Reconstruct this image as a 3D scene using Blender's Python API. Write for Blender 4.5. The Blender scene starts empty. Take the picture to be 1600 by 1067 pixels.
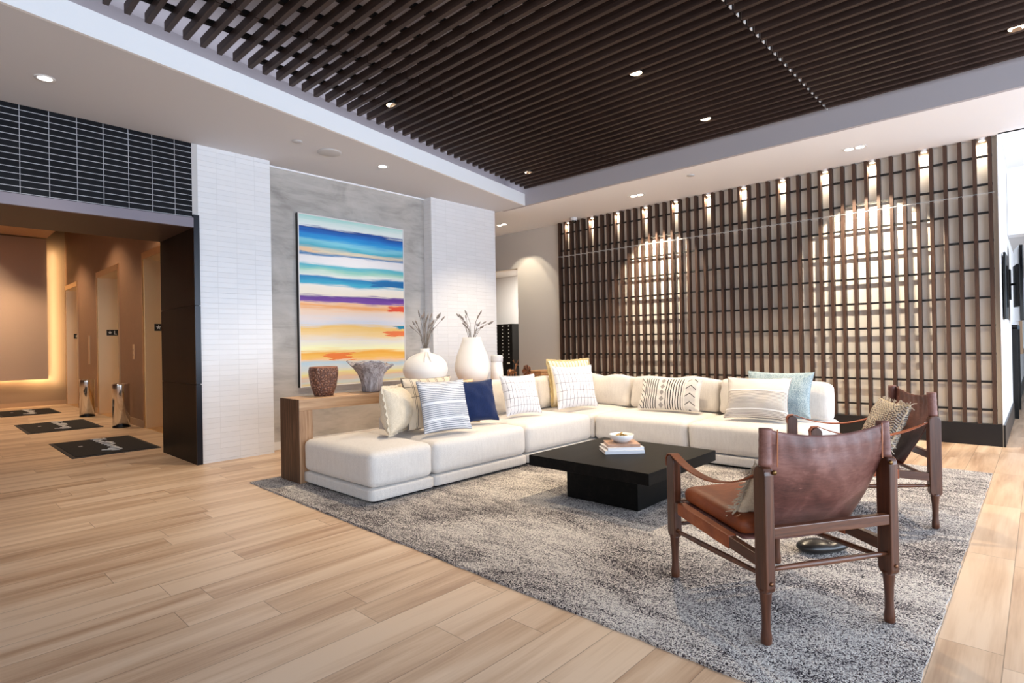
import bpy, bmesh, math, random
from mathutils import Vector, Matrix, noise
random.seed(7)
PI = math.pi
scene = bpy.context.scene
col = scene.collection

# ------------------------------------------------------------------ camera
H = 1.2
YAW, PITCH, ROLL, FPX = 0.75152417, 0.00385155, -0.01817164, 884.99
cam_d = bpy.data.cameras.new('camera'); cam = bpy.data.objects.new('camera', cam_d); col.objects.link(cam)
cam_d.sensor_width = 36.0; cam_d.lens = FPX * 36.0 / 1600.0; cam_d.clip_start = .05; cam_d.clip_end = 200
_f = Vector((math.cos(YAW) * math.cos(PITCH), math.sin(YAW) * math.cos(PITCH), math.sin(PITCH)))
_r = Vector((math.sin(YAW), -math.cos(YAW), 0)); _u = _r.cross(_f)
_r2 = math.cos(ROLL) * _r + math.sin(ROLL) * _u
_u2 = -math.sin(ROLL) * _r + math.cos(ROLL) * _u
cam.matrix_world = Matrix(((_r2.x, _u2.x, -_f.x, 0), (_r2.y, _u2.y, -_f.y, 0), (_r2.z, _u2.z, -_f.z, H), (0, 0, 0, 1)))
scene.camera = cam

# ------------------------------------------------------------------ world, daylight, exposure
def lin(c):
    o = []
    for v in c[:3]:
        v = v / 255.0
        o.append(v / 12.92 if v <= .04045 else ((v + .055) / 1.055) ** 2.4)
    return (o[0], o[1], o[2], 1.0)

w = bpy.data.worlds.new('daylight'); scene.world = w; w.use_nodes = True
wb = w.node_tree.nodes['Background']; wb.inputs[0].default_value = (0.80, 0.90, 1.0, 1); wb.inputs[1].default_value = 0.6

def area(name, loc, direction, sx, sy, power, color):
    d = bpy.data.lights.new(name, 'AREA'); d.shape = 'RECTANGLE'; d.size = sx; d.size_y = sy; d.energy = power; d.color = color
    o = bpy.data.objects.new(name, d); col.objects.link(o); o.location = loc
    o.rotation_euler = Vector(direction).to_track_quat('-Z', 'Y').to_euler()
    return o
# daylight through the long window wall on the right-hand side; the second light is fill added behind the camera
area('window_and_fill_light', (4.5, -4.3, 1.75), (0, 1, -.02), 15, 3.0, 880, (0.70, 0.83, 1.0))
area('window_and_fill_light', (-4.8, 1.0, 1.35), (1, .1, -.02), 9, 2.1, 70, (0.93, 0.95, 1.0))

scene.view_settings.view_transform = 'Standard'
scene.view_settings.look = 'None'
scene.view_settings.exposure = 0.12
scene.view_settings.gamma = 1.0
scene.view_settings.use_curve_mapping = False
try:
    scene.cycles.use_denoising = True
    scene.cycles.max_bounces = 8
    scene.cycles.sample_clamp_indirect = 6.0
    scene.cycles.caustics_reflective = False
    scene.cycles.caustics_refractive = False
except Exception:
    pass

# ------------------------------------------------------------------ object helpers
def link(o, parent=None):
    col.objects.link(o)
    if parent is not None: o.parent = parent
    return o

def thing(name, label, cat, loc=(0, 0, 0), rotz=0.0, group=None):
    o = bpy.data.objects.new(name, None); link(o); o.empty_display_size = .1
    o.location = loc; o.rotation_euler = (0, 0, rotz); o['label'] = label; o['category'] = cat
    if group: o['group'] = group
    return o

def tag(o, label, cat, group=None, kind=None):
    o['label'] = label; o['category'] = cat
    if group: o['group'] = group
    if kind: o['kind'] = kind
    return o

def mesh(name, bm, mat, parent=None, loc=(0, 0, 0), rot=(0, 0, 0), smooth=False, bevel=0.0, seg=2):
    if bm.faces: bmesh.ops.recalc_face_normals(bm, faces=bm.faces)
    me = bpy.data.meshes.new(name); bm.to_mesh(me); bm.free()
    if mat is not None:
        for m in (mat if isinstance(mat, (list, tuple)) else [mat]): me.materials.append(m)
    if smooth:
        for p in me.polygons: p.use_smooth = True
    o = bpy.data.objects.new(name, me); link(o, parent); o.location = loc; o.rotation_euler = rot
    if bevel > 0:
        b = o.modifiers.new('bevel', 'BEVEL'); b.width = bevel; b.segments = seg; b.limit_method = 'ANGLE'; b.angle_limit = math.radians(40)
    return o

def struct(name, bm, mat, **k):
    o = mesh(name, bm, mat, **k); o['kind'] = 'structure'; return o

def copy_tree(o, parent=None):
    c = o.copy(); col.objects.link(c)
    if parent is not None: c.parent = parent
    for ch in list(o.children): copy_tree(ch, c)
    return c

def B(): return bmesh.new()

def box(bm, x0, x1, y0, y1, z0, z1, mi=0):
    v = [bm.verts.new((x, y, z)) for x in (x0, x1) for y in (y0, y1) for z in (z0, z1)]
    for f in ((0, 1, 3, 2), (4, 6, 7, 5), (0, 4, 5, 1), (2, 3, 7, 6), (0, 2, 6, 4), (1, 5, 7, 3)):
        fc = bm.faces.new([v[i] for i in f]); fc.material_index = mi
    return v

def boxb(*a):
    b = B(); box(b, *a); return b

def quad(bm, *pts):
    return bm.faces.new([bm.verts.new(p) for p in pts])

def prism(bm, pts, z0, z1):
    lo = [bm.verts.new((x, y, z0)) for x, y in pts]; hi = [bm.verts.new((x, y, z1)) for x, y in pts]
    n = len(pts)
    bm.faces.new(lo[::-1]); bm.faces.new(hi)
    for i in range(n): bm.faces.new((lo[i], lo[(i + 1) % n], hi[(i + 1) % n], hi[i]))

def lathe(bm, prof, n=40, wob=None, cx=0, cy=0, cap0=True, cap1=False):
    rings = []
    for k, (r, z) in enumerate(prof):
        ring = []
        for i in range(n):
            a = 2 * PI * i / n
            rr, zz = (r, z) if wob is None else wob(r, z, a)
            ring.append(bm.verts.new((cx + rr * math.cos(a), cy + rr * math.sin(a), zz)))
        rings.append(ring)
    for k in range(len(rings) - 1):
        for i in range(n):
            bm.faces.new((rings[k][i], rings[k][(i + 1) % n], rings[k + 1][(i + 1) % n], rings[k + 1][i]))
    if cap0: bm.faces.new(rings[0][::-1])
    if cap1: bm.faces.new(rings[-1])
    return rings

def tube(bm, pts, rads, n=10, sx=1.0, up=None):
    """round tube through pts with a radius per point"""
    pts = [Vector(p) for p in pts]
    if not isinstance(rads, (list, tuple)): rads = [rads] * len(pts)
    rings = []
    prev = None
    for i, p in enumerate(pts):
        d = (pts[min(i + 1, len(pts) - 1)] - pts[max(i - 1, 0)]).normalized()
        a = Vector(up) if up else (prev if prev is not None else (Vector((0, 0, 1)) if abs(d.z) < .9 else Vector((1, 0, 0))))
        s = d.cross(a)
        if s.length < 1e-5: s = d.cross(Vector((0, 1, 0)))
        s.normalize(); t = s.cross(d).normalized(); prev = t
        rings.append([bm.verts.new(p + s * math.cos(2 * PI * k / n) * rads[i] * sx + t * math.sin(2 * PI * k / n) * rads[i]) for k in range(n)])
    for i in range(len(rings) - 1):
        for k in range(n): bm.faces.new((rings[i][k], rings[i][(k + 1) % n], rings[i + 1][(k + 1) % n], rings[i + 1][k]))
    bm.faces.new(rings[0][::-1]); bm.faces.new(rings[-1])

def strap(bm, pts, side, width, thick):
    """flat band following pts; side = unit vector across the band"""
    pts = [Vector(p) for p in pts]; side = Vector(side).normalized()
    rings = []
    for i, p in enumerate(pts):
        d = (pts[min(i + 1, len(pts) - 1)] - pts[max(i - 1, 0)]).normalized(); n = side.cross(d).normalized()
        h = side * (width / 2); t = n * (thick / 2)
        rings.append([bm.verts.new(p - h - t), bm.verts.new(p + h - t), bm.verts.new(p + h + t), bm.verts.new(p - h + t)])
    for i in range(len(rings) - 1):
        for k in range(4): bm.faces.new((rings[i][k], rings[i][(k + 1) % 4], rings[i + 1][(k + 1) % 4], rings[i + 1][k]))
    bm.faces.new(rings[0][::-1]); bm.faces.new(rings[-1])

def cushion(bm, sx, sy, sz, r=.06, crown=.02, n=14, wr=.006, seed=0, bot=True):
    """soft rounded box centred in x and y, resting on z=0, crowned on top"""
    def grid():
        faces = []
        ax = [(-1 + 2 * i / n) for i in range(n + 1)]
        return ax
    ax = grid(); vd = {}
    def vert(i, j, k):
        key = (i, j, k)
        if key in vd: return vd[key]
        p = Vector((ax[i], ax[j], ax[k]))
        # rounded box mapping
        hx, hy, hz = sx / 2, sy / 2, sz / 2
        # concentrate samples near the edges
        q = Vector([math.copysign(1 - (1 - abs(c)) ** 1.5, c) for c in p])
        P = Vector((q.x * hx, q.y * hy, q.z * hz))
        rr = min(r, hz * .98, hx * .98, hy * .98)
        core = Vector((max(-hx + rr, min(hx - rr, P.x)), max(-hy + rr, min(hy - rr, P.y)), max(-hz + rr, min(hz - rr, P.z))))
        d = P - core
        if d.length > 1e-6: P = core + d.normalized() * rr
        u, v = P.x / hx, P.y / hy
        fu = max(0, 1 - abs(u) ** 3); fv = max(0, 1 - abs(v) ** 3)
        if P.z > 0: P.z += crown * fu * fv
        elif not bot: P.z -= crown * .5 * fu * fv
        fz = max(0, 1 - abs(P.z / hz) ** 2)
        P.x += math.copysign(crown * .45 * fz * fv, u) if abs(u) > .9 else 0
        P.y += math.copysign(crown * .45 * fz * fu, v) if abs(v) > .9 else 0
        s = noise.noise(Vector((P.x * 5 + seed * 7.1, P.y * 5, P.z * 6 + seed)))
        s2 = noise.noise(Vector((P.x * 13 + seed * 3.1, P.y * 13, P.z * 9 - seed)))
        P += P.normalized() * (s * wr + s2 * wr * .4)
        P.z += hz
        vd[key] = bm.verts.new(P); return vd[key]
    for a in range(n):
        for b in range(n):
            for (f) in (lambda i, j: (i, j, 0), lambda i, j: (i, j, n), lambda i, j: (i, 0, j), lambda i, j: (i, n, j), lambda i, j: (0, i, j), lambda i, j: (n, i, j)):
                bm.faces.new((vert(*f(a, b)), vert(*f(a + 1, b)), vert(*f(a + 1, b + 1)), vert(*f(a, b + 1))))

def pillow_bm(w, h, t, n=26, pinch=.07, seed=0, wr=.008, ruffle=0.0, slump=0.0):
    """throw pillow: x across, z up (0..h), thickness along y, front face is -y; uv over the face"""
    bm = B(); uv = bm.loops.layers.uv.new('UVMap')
    def P(u, v, s):
        e = (max(0, 1 - u * u) * max(0, 1 - v * v)) ** .42
        x = w / 2 * u * (1 - pinch * (1 - v * v)); z = h / 2 * v * (1 - pinch * (1 - u * u))
        y = s * t / 2 * e
        nn = noise.noise(Vector((u * 2.2 + seed * 5.3, v * 2.2 + s, seed * 1.7)))
        n2 = noise.noise(Vector((u * 6 + seed, v * 6 + s * 3, seed * 2.9)))
        y += s * (nn * wr * 2 + n2 * wr * .6) * min(1, e * 1.6)
        # radiating creases near corners
        cr = max(0, abs(u) + abs(v) - 1.15)
        y += s * math.sin((abs(u) - abs(v)) * 22) * cr * .010 * (1 if e > .02 else 0)
        if slump: z -= slump * (1 - u * u) * max(0, v)
        return Vector((x, y, z + h / 2))
    ax = [math.sin(PI / 2 * (-1 + 2 * i / n)) for i in range(n + 1)]
    vs = {}
    for s in (-1, 1):
        for i in range(n + 1):
            for j in range(n + 1):
                edge = i in (0, n) or j in (0, n)
                key = (i, j, 0 if edge else s)
                if key not in vs: vs[key] = bm.verts.new(P(ax[i], ax[j], s))
    for s in (-1, 1):
        for i in range(n):
            for j in range(n):
                q = [(i, j), (i + 1, j), (i + 1, j + 1), (i, j + 1)]
                vv = [vs[(a, b, 0 if (a in (0, n) or b in (0, n)) else s)] for a, b in q]
                if s > 0: vv = vv[::-1]; q = q[::-1]
                f = bm.faces.new(vv)
                for lp, (a, b) in zip(f.loops, q): lp[uv].uv = ((ax[a] + 1) / 2, (ax[b] + 1) / 2)
    return bm

def edge_strip(w, h, amp, width, pinch=.07, n=120, th=.004, seed=0):
    """ruffled trim around the seam of a pillow"""
    bm = B(); rin, rout = [], []
    for k in range(n):
        s = k / n * 4; side = int(s); f = (s - side) * 2 - 1
        if side == 0: u, v = f, -1
        elif side == 1: u, v = 1, f
        elif side == 2: u, v = -f, 1
        else: u, v = -1, -f
        x = w / 2 * u * (1 - pinch * (1 - v * v)); z = h / 2 * v * (1 - pinch * (1 - u * u)) + h / 2
        d = Vector((u if abs(u) >= .999 else 0, 0, v if abs(v) >= .999 else 0)).normalized()
        a = math.sin(k * 1.3 + seed) * amp
        rin.append(Vector((x, 0, z)) - d * .004); rout.append(Vector((x, a, z)) + d * (width + .3 * amp * math.cos(k * 2.1)))
    vi = [bm.verts.new(p + Vector((0, th / 2, 0))) for p in rin]; vo = [bm.verts.new(p + Vector((0, th / 2, 0))) for p in rout]
    wi = [bm.verts.new(p - Vector((0, th / 2, 0))) for p in rin]; wo = [bm.verts.new(p - Vector((0, th / 2, 0))) for p in rout]
    for k in range(n):
        m = (k + 1) % n
        bm.faces.new((vi[k], vi[m], vo[m], vo[k])); bm.faces.new((wi[k], wo[k], wo[m], wi[m])); bm.faces.new((vo[k], vo[m], wo[m], wo[k]))
    return bm

# ------------------------------------------------------------------ material helpers
class NT:
    def __init__(s, name):
        s.m = bpy.data.materials.new(name); s.m.use_nodes = True; s.t = s.m.node_tree; s.b = s.t.nodes['Principled BSDF']; s.c = None
    def n(s, typ, **k):
        nd = s.t.nodes.new(typ)
        for a, v in k.items(): setattr(nd, a, v)
        return nd
    def set(s, sock, v):
        if hasattr(v, 'is_linked') or isinstance(v, bpy.types.NodeSocket): s.t.links.new(v, sock)
        else: sock.default_value = v
    def math(s, op, a, b=0.0, c=0.0, clamp=False):
        nd = s.n('ShaderNodeMath', operation=op, use_clamp=clamp); s.set(nd.inputs[0], a); s.set(nd.inputs[1], b)
        if len(nd.inputs) > 2: s.set(nd.inputs[2], c)
        return nd.outputs[0]
    def pos(s):
        return s.n('ShaderNodeNewGeometry').outputs['Position']
    def obj(s): return s.n('ShaderNodeTexCoord').outputs['Object']
    def uv(s): return s.n('ShaderNodeTexCoord').outputs['UV']
    def xyz(s, v):
        nd = s.n('ShaderNodeSeparateXYZ'); s.set(nd.inputs[0], v); return nd.outputs[0], nd.outputs[1], nd.outputs[2]
    def comb(s, x=0.0, y=0.0, z=0.0):
        nd = s.n('ShaderNodeCombineXYZ'); s.set(nd.inputs[0], x); s.set(nd.inputs[1], y); s.set(nd.inputs[2], z); return nd.outputs[0]
    def map(s, v, scale=(1, 1, 1), loc=(0, 0, 0), rot=(0, 0, 0)):
        nd = s.n('ShaderNodeMapping'); s.set(nd.inputs[0], v); nd.inputs['Scale'].default_value = scale; nd.inputs['Location'].default_value = loc; nd.inputs['Rotation'].default_value = rot
        return nd.outputs[0]
    def noise(s, v, scale=5.0, detail=3.0, rough=.5, dist=0.0, out=0):
        nd = s.n('ShaderNodeTexNoise'); s.set(nd.inputs['Vector'], v); nd.inputs['Scale'].default_value = scale; nd.inputs['Detail'].default_value = detail
        nd.inputs['Roughness'].default_value = rough; nd.inputs['Distortion'].default_value = dist
        return nd.outputs[out]
    def white(s, v):
        nd = s.n('ShaderNodeTexWhiteNoise'); s.set(nd.inputs['Vector'], v); return nd.outputs['Value']
    def ramp(s, fac, stops, interp='LINEAR'):
        nd = s.n('ShaderNodeValToRGB'); s.set(nd.inputs[0], fac); cr = nd.color_ramp; cr.interpolation = interp
        while len(cr.elements) > 1: cr.elements.remove(cr.elements[-1])
        cr.elements[0].position = stops[0][0]; cr.elements[0].color = lin(stops[0][1])
        for p, c in stops[1:]:
            e = cr.elements.new(p); e.color = lin(c)
        return nd.outputs[0]
    def mix(s, f, a, b, mode='MIX'):
        nd = s.n('ShaderNodeMix', data_type='RGBA', blend_type=mode); s.set(nd.inputs[0], f)
        s.set(nd.inputs[6], a if not isinstance(a, tuple) else lin(a)); s.set(nd.inputs[7], b if not isinstance(b, tuple) else lin(b))
        return nd.outputs[2]
    def bump(s, h, strength=.3, dist=.01, prev=None):
        nd = s.n('ShaderNodeBump'); nd.inputs['Strength'].default_value = strength; nd.inputs['Distance'].default_value = dist; s.set(nd.inputs['Height'], h)
        if prev is not None: s.set(nd.inputs['Normal'], prev)
        return nd.outputs[0]
    def out(s, color=None, rough=.5, metal=0.0, normal=None, spec=None, emit=None, estr=0.0, **k):
        b = s.b
        if color is not None: s.set(b.inputs['Base Color'], lin(color) if isinstance(color, tuple) else color)
        s.set(b.inputs['Roughness'], rough); s.set(b.inputs['Metallic'], metal)
        if normal is not None: s.set(b.inputs['Normal'], normal)
        if spec is not None: s.set(b.inputs['Specular IOR Level'], spec)
        if emit is not None: s.set(b.inputs['Emission Color'], lin(emit)); b.inputs['Emission Strength'].default_value = estr
        for kk, v in k.items(): s.set(b.inputs[kk.replace('_', ' ')], v)
        return s.m

def plain(name, c, rough=.5, metal=0.0, spec=None, nz=0.0, nscale=30, bump=0.0, bscale=60, **k):
    t = NT(name); colr = c; nrm = None
    if nz > 0:
        f = t.noise(t.obj(), nscale, 3)
        colr = t.mix(f, tuple(max(0, v * (1 - nz)) for v in c), tuple(min(255, v * (1 + nz)) for v in c))
    if bump > 0: nrm = t.bump(t.noise(t.obj(), bscale, 4), bump, .004)
    return t.out(colr, rough, metal, nrm, spec, **k)

def emis(name, c, s):
    t = NT(name); return t.out((0, 0, 0), .5, emit=c, estr=s)
M = {}
# ------------------------------------------------------------------ materials
def m_floor():
    t = NT('oak_plank_tile'); x, y, z = t.xyz(t.pos())
    row = t.math('FLOOR', t.math('DIVIDE', t.math('SUBTRACT', y, .12), .2))
    fy = t.math('FRACT', t.math('DIVIDE', t.math('SUBTRACT', y, .12), .2))
    off = t.white(t.comb(row, 3.3, 0))
    xx = t.math('ADD', t.math('DIVIDE', x, 1.22), t.math('MULTIPLY', off, 7.0))
    pid = t.math('FLOOR', xx); fx = t.math('FRACT', xx)
    r1 = t.white(t.comb(row, pid, 1)); r2 = t.white(t.comb(row, pid, 9))
    gx = t.math('ADD', x, t.math('MULTIPLY', r2, 37.0))
    g1 = t.noise(t.comb(t.math('MULTIPLY', gx, .8), t.math('ADD', t.math('MULTIPLY', y, 9.0), t.math('MULTIPLY', r1, 20)), r2), 1.0, 4, .55, .4)
    g2 = t.noise(t.comb(t.math('MULTIPLY', gx, 3.0), t.math('MULTIPLY', y, 90.0), r1), 1.0, 3, .6)
    tone = t.math('ADD', t.math('ADD', t.math('MULTIPLY', r1, .26), t.math('MULTIPLY', g1, .95)), t.math('MULTIPLY', g2, .22))
    c = t.ramp(tone, [(.30, (140, 110, 86)), (.50, (180, 146, 117)), (.66, (205, 174, 144)), (.85, (222, 195, 167))])
    gap = t.math('MAXIMUM', t.math('LESS_THAN', t.math('MINIMUM', fy, t.math('SUBTRACT', 1, fy)), .009), t.math('LESS_THAN', t.math('MINIMUM', fx, t.math('SUBTRACT', 1, fx)), .0014))
    c = t.mix(t.math('MULTIPLY', gap, .55), c, (92, 74, 60))
    n = t.bump(t.math('ADD', t.math('MULTIPLY', gap, -1.2), t.math('MULTIPLY', g2, .25)), .35, .002)
    return t.out(c, t.math('ADD', .34, t.math('MULTIPLY', g2, .14)), 0, n, .45)
M['floor'] = m_floor()

def m_rug():
    t = NT('shag_rug'); p = t.pos(); x, y, z = t.xyz(p)
    big = t.noise(t.comb(t.math('MULTIPLY', x, 2.6), t.math('MULTIPLY', y, 1.1), 0), 1.0, 5, .62, .6)
    st = t.noise(t.comb(t.math('MULTIPLY', x, 17), t.math('MULTIPLY', y, 5), 2), 1.0, 4, .65)
    sp = t.noise(p, 170, 2, .7); sp2 = t.noise(p, 85, 3, .7)
    v = t.math('ADD', t.math('ADD', t.math('MULTIPLY', big, .75), t.math('MULTIPLY', st, .45)), t.math('ADD', t.math('MULTIPLY', sp, 1.25), t.math('MULTIPLY', sp2, 1.1)))
    v = t.math('SUBTRACT', v, 1.27)
    c = t.ramp(v, [(.27, (36, 32, 40)), (.40, (106, 99, 102)), (.47, (170, 162, 160)), (.56, (222, 214, 208)), (.74, (246, 240, 232))])
    n = t.bump(t.math('ADD', sp, sp2), .9, .012)
    return t.out(c, .95, 0, n, .1)
M['rug'] = m_rug()

def m_tile(name, c1, c2, grout, axis='x', gw=.012, rough=.25, bumps=.5, gy=.05, irr=0.0, sp=.5):
    t = NT(name); x, y, z = t.xyz(t.pos())
    if axis == 'y': x = y
    ux = t.math('DIVIDE', t.math('SUBTRACT', x, .087), .2); uz = t.math('DIVIDE', t.math('SUBTRACT', z, .025), .0555)
    fx, fz = t.math('FRACT', ux), t.math('FRACT', uz)
    idv = t.white(t.comb(t.math('FLOOR', ux), t.math('FLOOR', uz), 2))
    ex = t.math('MINIMUM', fx, t.math('SUBTRACT', 1, fx)); ez = t.math('MINIMUM', fz, t.math('SUBTRACT', 1, fz))
    g = t.math('MAXIMUM', t.math('LESS_THAN', ex, gw), t.math('LESS_THAN', ez, gy))
    cl = t.noise(t.pos(), 14, 4)
    c = t.mix(t.math('ADD', t.math('MULTIPLY', idv, .6), t.math('MULTIPLY', cl, .4)), c1, c2)
    c = t.mix(g, c, grout)
    h = t.math('ADD', t.math('MULTIPLY', g, -1.0), t.math('MULTIPLY', idv, irr))
    h = t.math('ADD', h, t.math('MULTIPLY', cl, .25))
    return t.out(c, rough, 0, t.bump(h, bumps, .004), sp)
M['dark_tile'] = m_tile('charcoal_stack_tile', (11, 12, 16), (26, 27, 32), (170, 170, 176), gw=.013, gy=.062, rough=.55, sp=.12)
M['white_tile'] = m_tile('white_stack_tile', (224, 225, 228), (232, 233, 236), (217, 218, 221), gw=.010, gy=.045, rough=.33, bumps=.55, irr=.6)
M['white_tile_side'] = m_tile('white_stack_tile_return', (224, 225, 228), (232, 233, 236), (217, 218, 221), axis='y', gw=.010, gy=.045, rough=.33, bumps=.55, irr=.6)

def m_plaster():
    t = NT('grey_limewash_plaster'); p = t.pos()
    a = t.noise(t.map(p, (1, 1, 1.6)), 1.6, 6, .6, 1.2); b = t.noise(t.map(p, (.7, 1, 5)), 2.2, 5, .7, .8)
    v = t.math('ADD', t.math('MULTIPLY', a, .6), t.math('MULTIPLY', b, .4))
    c = t.ramp(v, [(.32, (148, 144, 140)), (.48, (176, 172, 168)), (.62, (190, 186, 182)), (.75, (200, 197, 193))])
    return t.out(c, .7, 0, t.bump(b, .15, .004), .3)
M['plaster'] = m_plaster()
M['white_paint'] = plain('white_paint', (226, 225, 226), .75, spec=.2)
M['soffit_lit'] = plain('ceiling_paint_lit', (238, 238, 241), .85, spec=.15)  # ceiling paint with the glow near the lattice put into its white
M['soffit_shaded'] = plain('ceiling_paint_shaded', (206, 207, 212), .85, spec=.15)  # same ceiling paint, its weaker light put into a greyer tone
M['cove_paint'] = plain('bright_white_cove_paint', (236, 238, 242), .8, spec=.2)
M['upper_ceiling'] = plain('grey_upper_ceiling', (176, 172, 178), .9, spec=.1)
M['taupe_wall'] = plain('greige_wall_paint', (212, 205, 197), .75, spec=.2)
M['screen_backing'] = plain('cream_panel_behind_lattice', (240, 232, 222), .7, spec=.2, nz=.02, nscale=3)
M['black_paint'] = plain('black_base_board', (20, 19, 22), .35, spec=.4)
M['black_metal'] = plain('black_metal', (14, 13, 13), .4, .3)

def m_wood(name, dark, mid, light, axis='z', scale=1.0, rough=.5, spec=.35, space='obj', b=.12):
    t = NT(name); p = t.obj() if space == 'obj' else t.pos()
    sc = {'x': (1.5, 22, 22), 'y': (22, 1.5, 22), 'z': (22, 22, 1.5)}[axis]
    g = t.noise(t.map(p, tuple(v * scale for v in sc)), 1.0, 5, .6, .8)
    h = t.noise(t.map(p, tuple(v * scale * 4 for v in sc)), 1.0, 3, .6)
    v = t.math('ADD', t.math('MULTIPLY', g, .75), t.math('MULTIPLY', h, .25))
    c = t.ramp(v, [(.30, dark), (.5, mid), (.72, light)])
    return t.out(c, rough, 0, t.bump(h, b, .002), spec)
M['slat_wood'] = m_wood('dark_walnut_slat', (40, 29, 25), (56, 42, 37), (72, 56, 49), 'y', rough=.55, spec=.25)
M['batten'] = plain('black_batten', (16, 13, 13), .7, spec=.2)
M['lattice_wood'] = m_wood('walnut_lattice_bar', (50, 33, 25), (70, 48, 37), (90, 64, 50), 'z', rough=.5)
M['lattice_bar'] = plain('black_lattice_rod', (18, 14, 13), .5)
M['chair_wood'] = m_wood('mahogany_frame', (44, 23, 14), (82, 46, 29), (118, 74, 50), 'z', rough=.32, spec=.55, b=.2)
M['chair_wood_x'] = m_wood('mahogany_rail', (50, 27, 17), (92, 54, 35), (130, 84, 58), 'x', rough=.32, spec=.55, b=.2)
M['chair_wood_y'] = m_wood('mahogany_side_rail', (44, 23, 14), (82, 46, 29), (118, 74, 50), 'y', rough=.32, spec=.55, b=.2)
M['oak'] = m_wood('pale_oak_veneer', (160, 122, 90), (194, 156, 120), (216, 182, 148), 'x', .9, .5)
M['oak_side'] = m_wood('pale_oak_leg', (138, 100, 72), (176, 138, 104), (204, 168, 134), 'z', 1.2, .55, b=.3)
M['oak_dark'] = m_wood('brushed_oak_end', (60, 40, 28), (88, 62, 44), (122, 90, 68), 'z', 1.3, .6, b=.4)
M['table_wood'] = m_wood('black_stained_oak', (3, 3, 3), (9, 8, 7), (26, 21, 18), 'x', .8, .5, .12)
M['dark_panel'] = m_wood('dark_bronze_wood_panel', (10, 7, 6), (17, 12, 9), (27, 19, 15), 'z', .35, .45, .12)
M['navy_edge'] = plain('black_blue_metal_edge', (18, 20, 30), .3, .3)
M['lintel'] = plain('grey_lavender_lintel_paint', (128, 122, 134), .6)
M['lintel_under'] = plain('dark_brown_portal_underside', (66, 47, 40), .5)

def m_leather(name, d, m_, l, rough=.42):
    t = NT(name); p = t.obj()
    a = t.noise(p, 5, 4, .6, .5); cr = t.noise(t.map(p, (6, 40, 40), rot=(.3, .5, .2)), 1.5, 4, .7, 2.0); f = t.noise(p, 320, 2)
    v = t.math('ADD', t.math('MULTIPLY', a, .75), t.math('MULTIPLY', cr, .3))
    c = t.ramp(v, [(.34, d), (.52, m_), (.70, l)])
    sc = t.noise(t.map(p, (7, 7, 55), rot=(0, .4, 0)), 1.0, 2, .5, 1.5)
    scr = t.math('GREATER_THAN', sc, .735)
    c = t.mix(t.math('MULTIPLY', scr, .14), c, tuple(min(255, int(k * 1.55 + 22)) for k in l))
    h = t.math('ADD', t.math('MULTIPLY', f, .3), t.math('MULTIPLY', a, 1.2))
    return t.out(c, rough, 0, t.bump(h, .18, .004), .5)
M['leather'] = m_leather('chestnut_leather', (66, 38, 33), (104, 64, 56), (140, 98, 88), .48)
M['leather_tan'] = m_leather('cognac_leather', (112, 52, 22), (146, 72, 33), (172, 95, 52), .5)
M['stitch'] = plain('tan_piping', (176, 112, 74), .6)

def m_fabric(name, c, c2=None, scale=260, bump=.25, rough=.9):
    t = NT(name); p = t.obj(); c2 = c2 or tuple(v * .9 for v in c)
    wv = t.noise(p, scale, 2, .6); st = t.noise(t.map(p, (60, 60, 9)), 1.0, 2, .6)
    v = t.math('ADD', t.math('MULTIPLY', wv, .75), t.math('MULTIPLY', st, .25))
    cc = t.ramp(v, [(.35, c2), (.6, c)])
    soft = t.noise(p, 6, 3)
    return t.out(cc, rough, 0, t.bump(t.math('ADD', wv, t.math('MULTIPLY', soft, 1.5)), bump, .004), .15, Sheen_Weight=.15)
M['sofa'] = m_fabric('ivory_linen', (220, 215, 210), (200, 194, 189))
M['sofa_base'] = m_fabric('ivory_linen_base', (216, 211, 206), (193, 188, 184))
M['navy'] = m_fabric('navy_linen', (24, 42, 84), (14, 28, 62), 200)
M['blue_woven'] = m_fabric('dusty_blue_weave', (176, 192, 198), (116, 140, 152), 130, .6)
M['cream'] = m_fabric('cream_cotton', (228, 214, 192), (202, 186, 162), 200)
M['fringe'] = plain('ecru_fringe', (198, 186, 168), .9, nz=.2, nscale=90)

def uvxy(t):
    x, y, z = t.xyz(t.uv()); return x, y
def stripes(t, v, n, wdt, off=0.0):
    f = t.math('FRACT', t.math('ADD', t.math('MULTIPLY', v, n), off))
    return t.math('LESS_THAN', f, wdt)
def band(t, v, a, b):
    return t.math('MULTIPLY', t.math('GREATER_THAN', v, a), t.math('LESS_THAN', v, b))
def fin(t, c, rough=.9, b=.25):
    wv = t.noise(t.obj(), 240, 2)
    c = t.mix(t.math('MULTIPLY', wv, .25), c, (120, 112, 105))
    return t.out(c, rough, 0, t.bump(t.math('ADD', wv, t.math('MULTIPLY', t.noise(t.obj(), 9, 3), 1.5)), b, .004), .15)
def m_grid():
    t = NT('white_windowpane_check'); x, y = uvxy(t); j = t.math('MULTIPLY', t.noise(t.uv(), 4, 2), .035)
    xs = t.math('ADD', x, j); ys = t.math('ADD', y, j)
    g = t.math('MAXIMUM', stripes(t, xs, 11, .085), t.math('MULTIPLY', stripes(t, ys, 5, .075), .55))
    dash = t.math('GREATER_THAN', t.noise(t.map(t.uv(), (12, 60, 1)), 3, 1), .42)
    g = t.math('MULTIPLY', g, t.math('ADD', .5, t.math('MULTIPLY', dash, .5)))
    return fin(t, t.mix(g, (226, 225, 229), (66, 64, 84)))
M['grid'] = m_grid()
def m_yellow():
    t = NT('straw_striped_cotton'); x, y = uvxy(t)
    g = stripes(t, x, 13, .28)
    return fin(t, t.mix(g, (238, 226, 198), (194, 172, 126)))
M['yellow'] = m_yellow()
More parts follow.
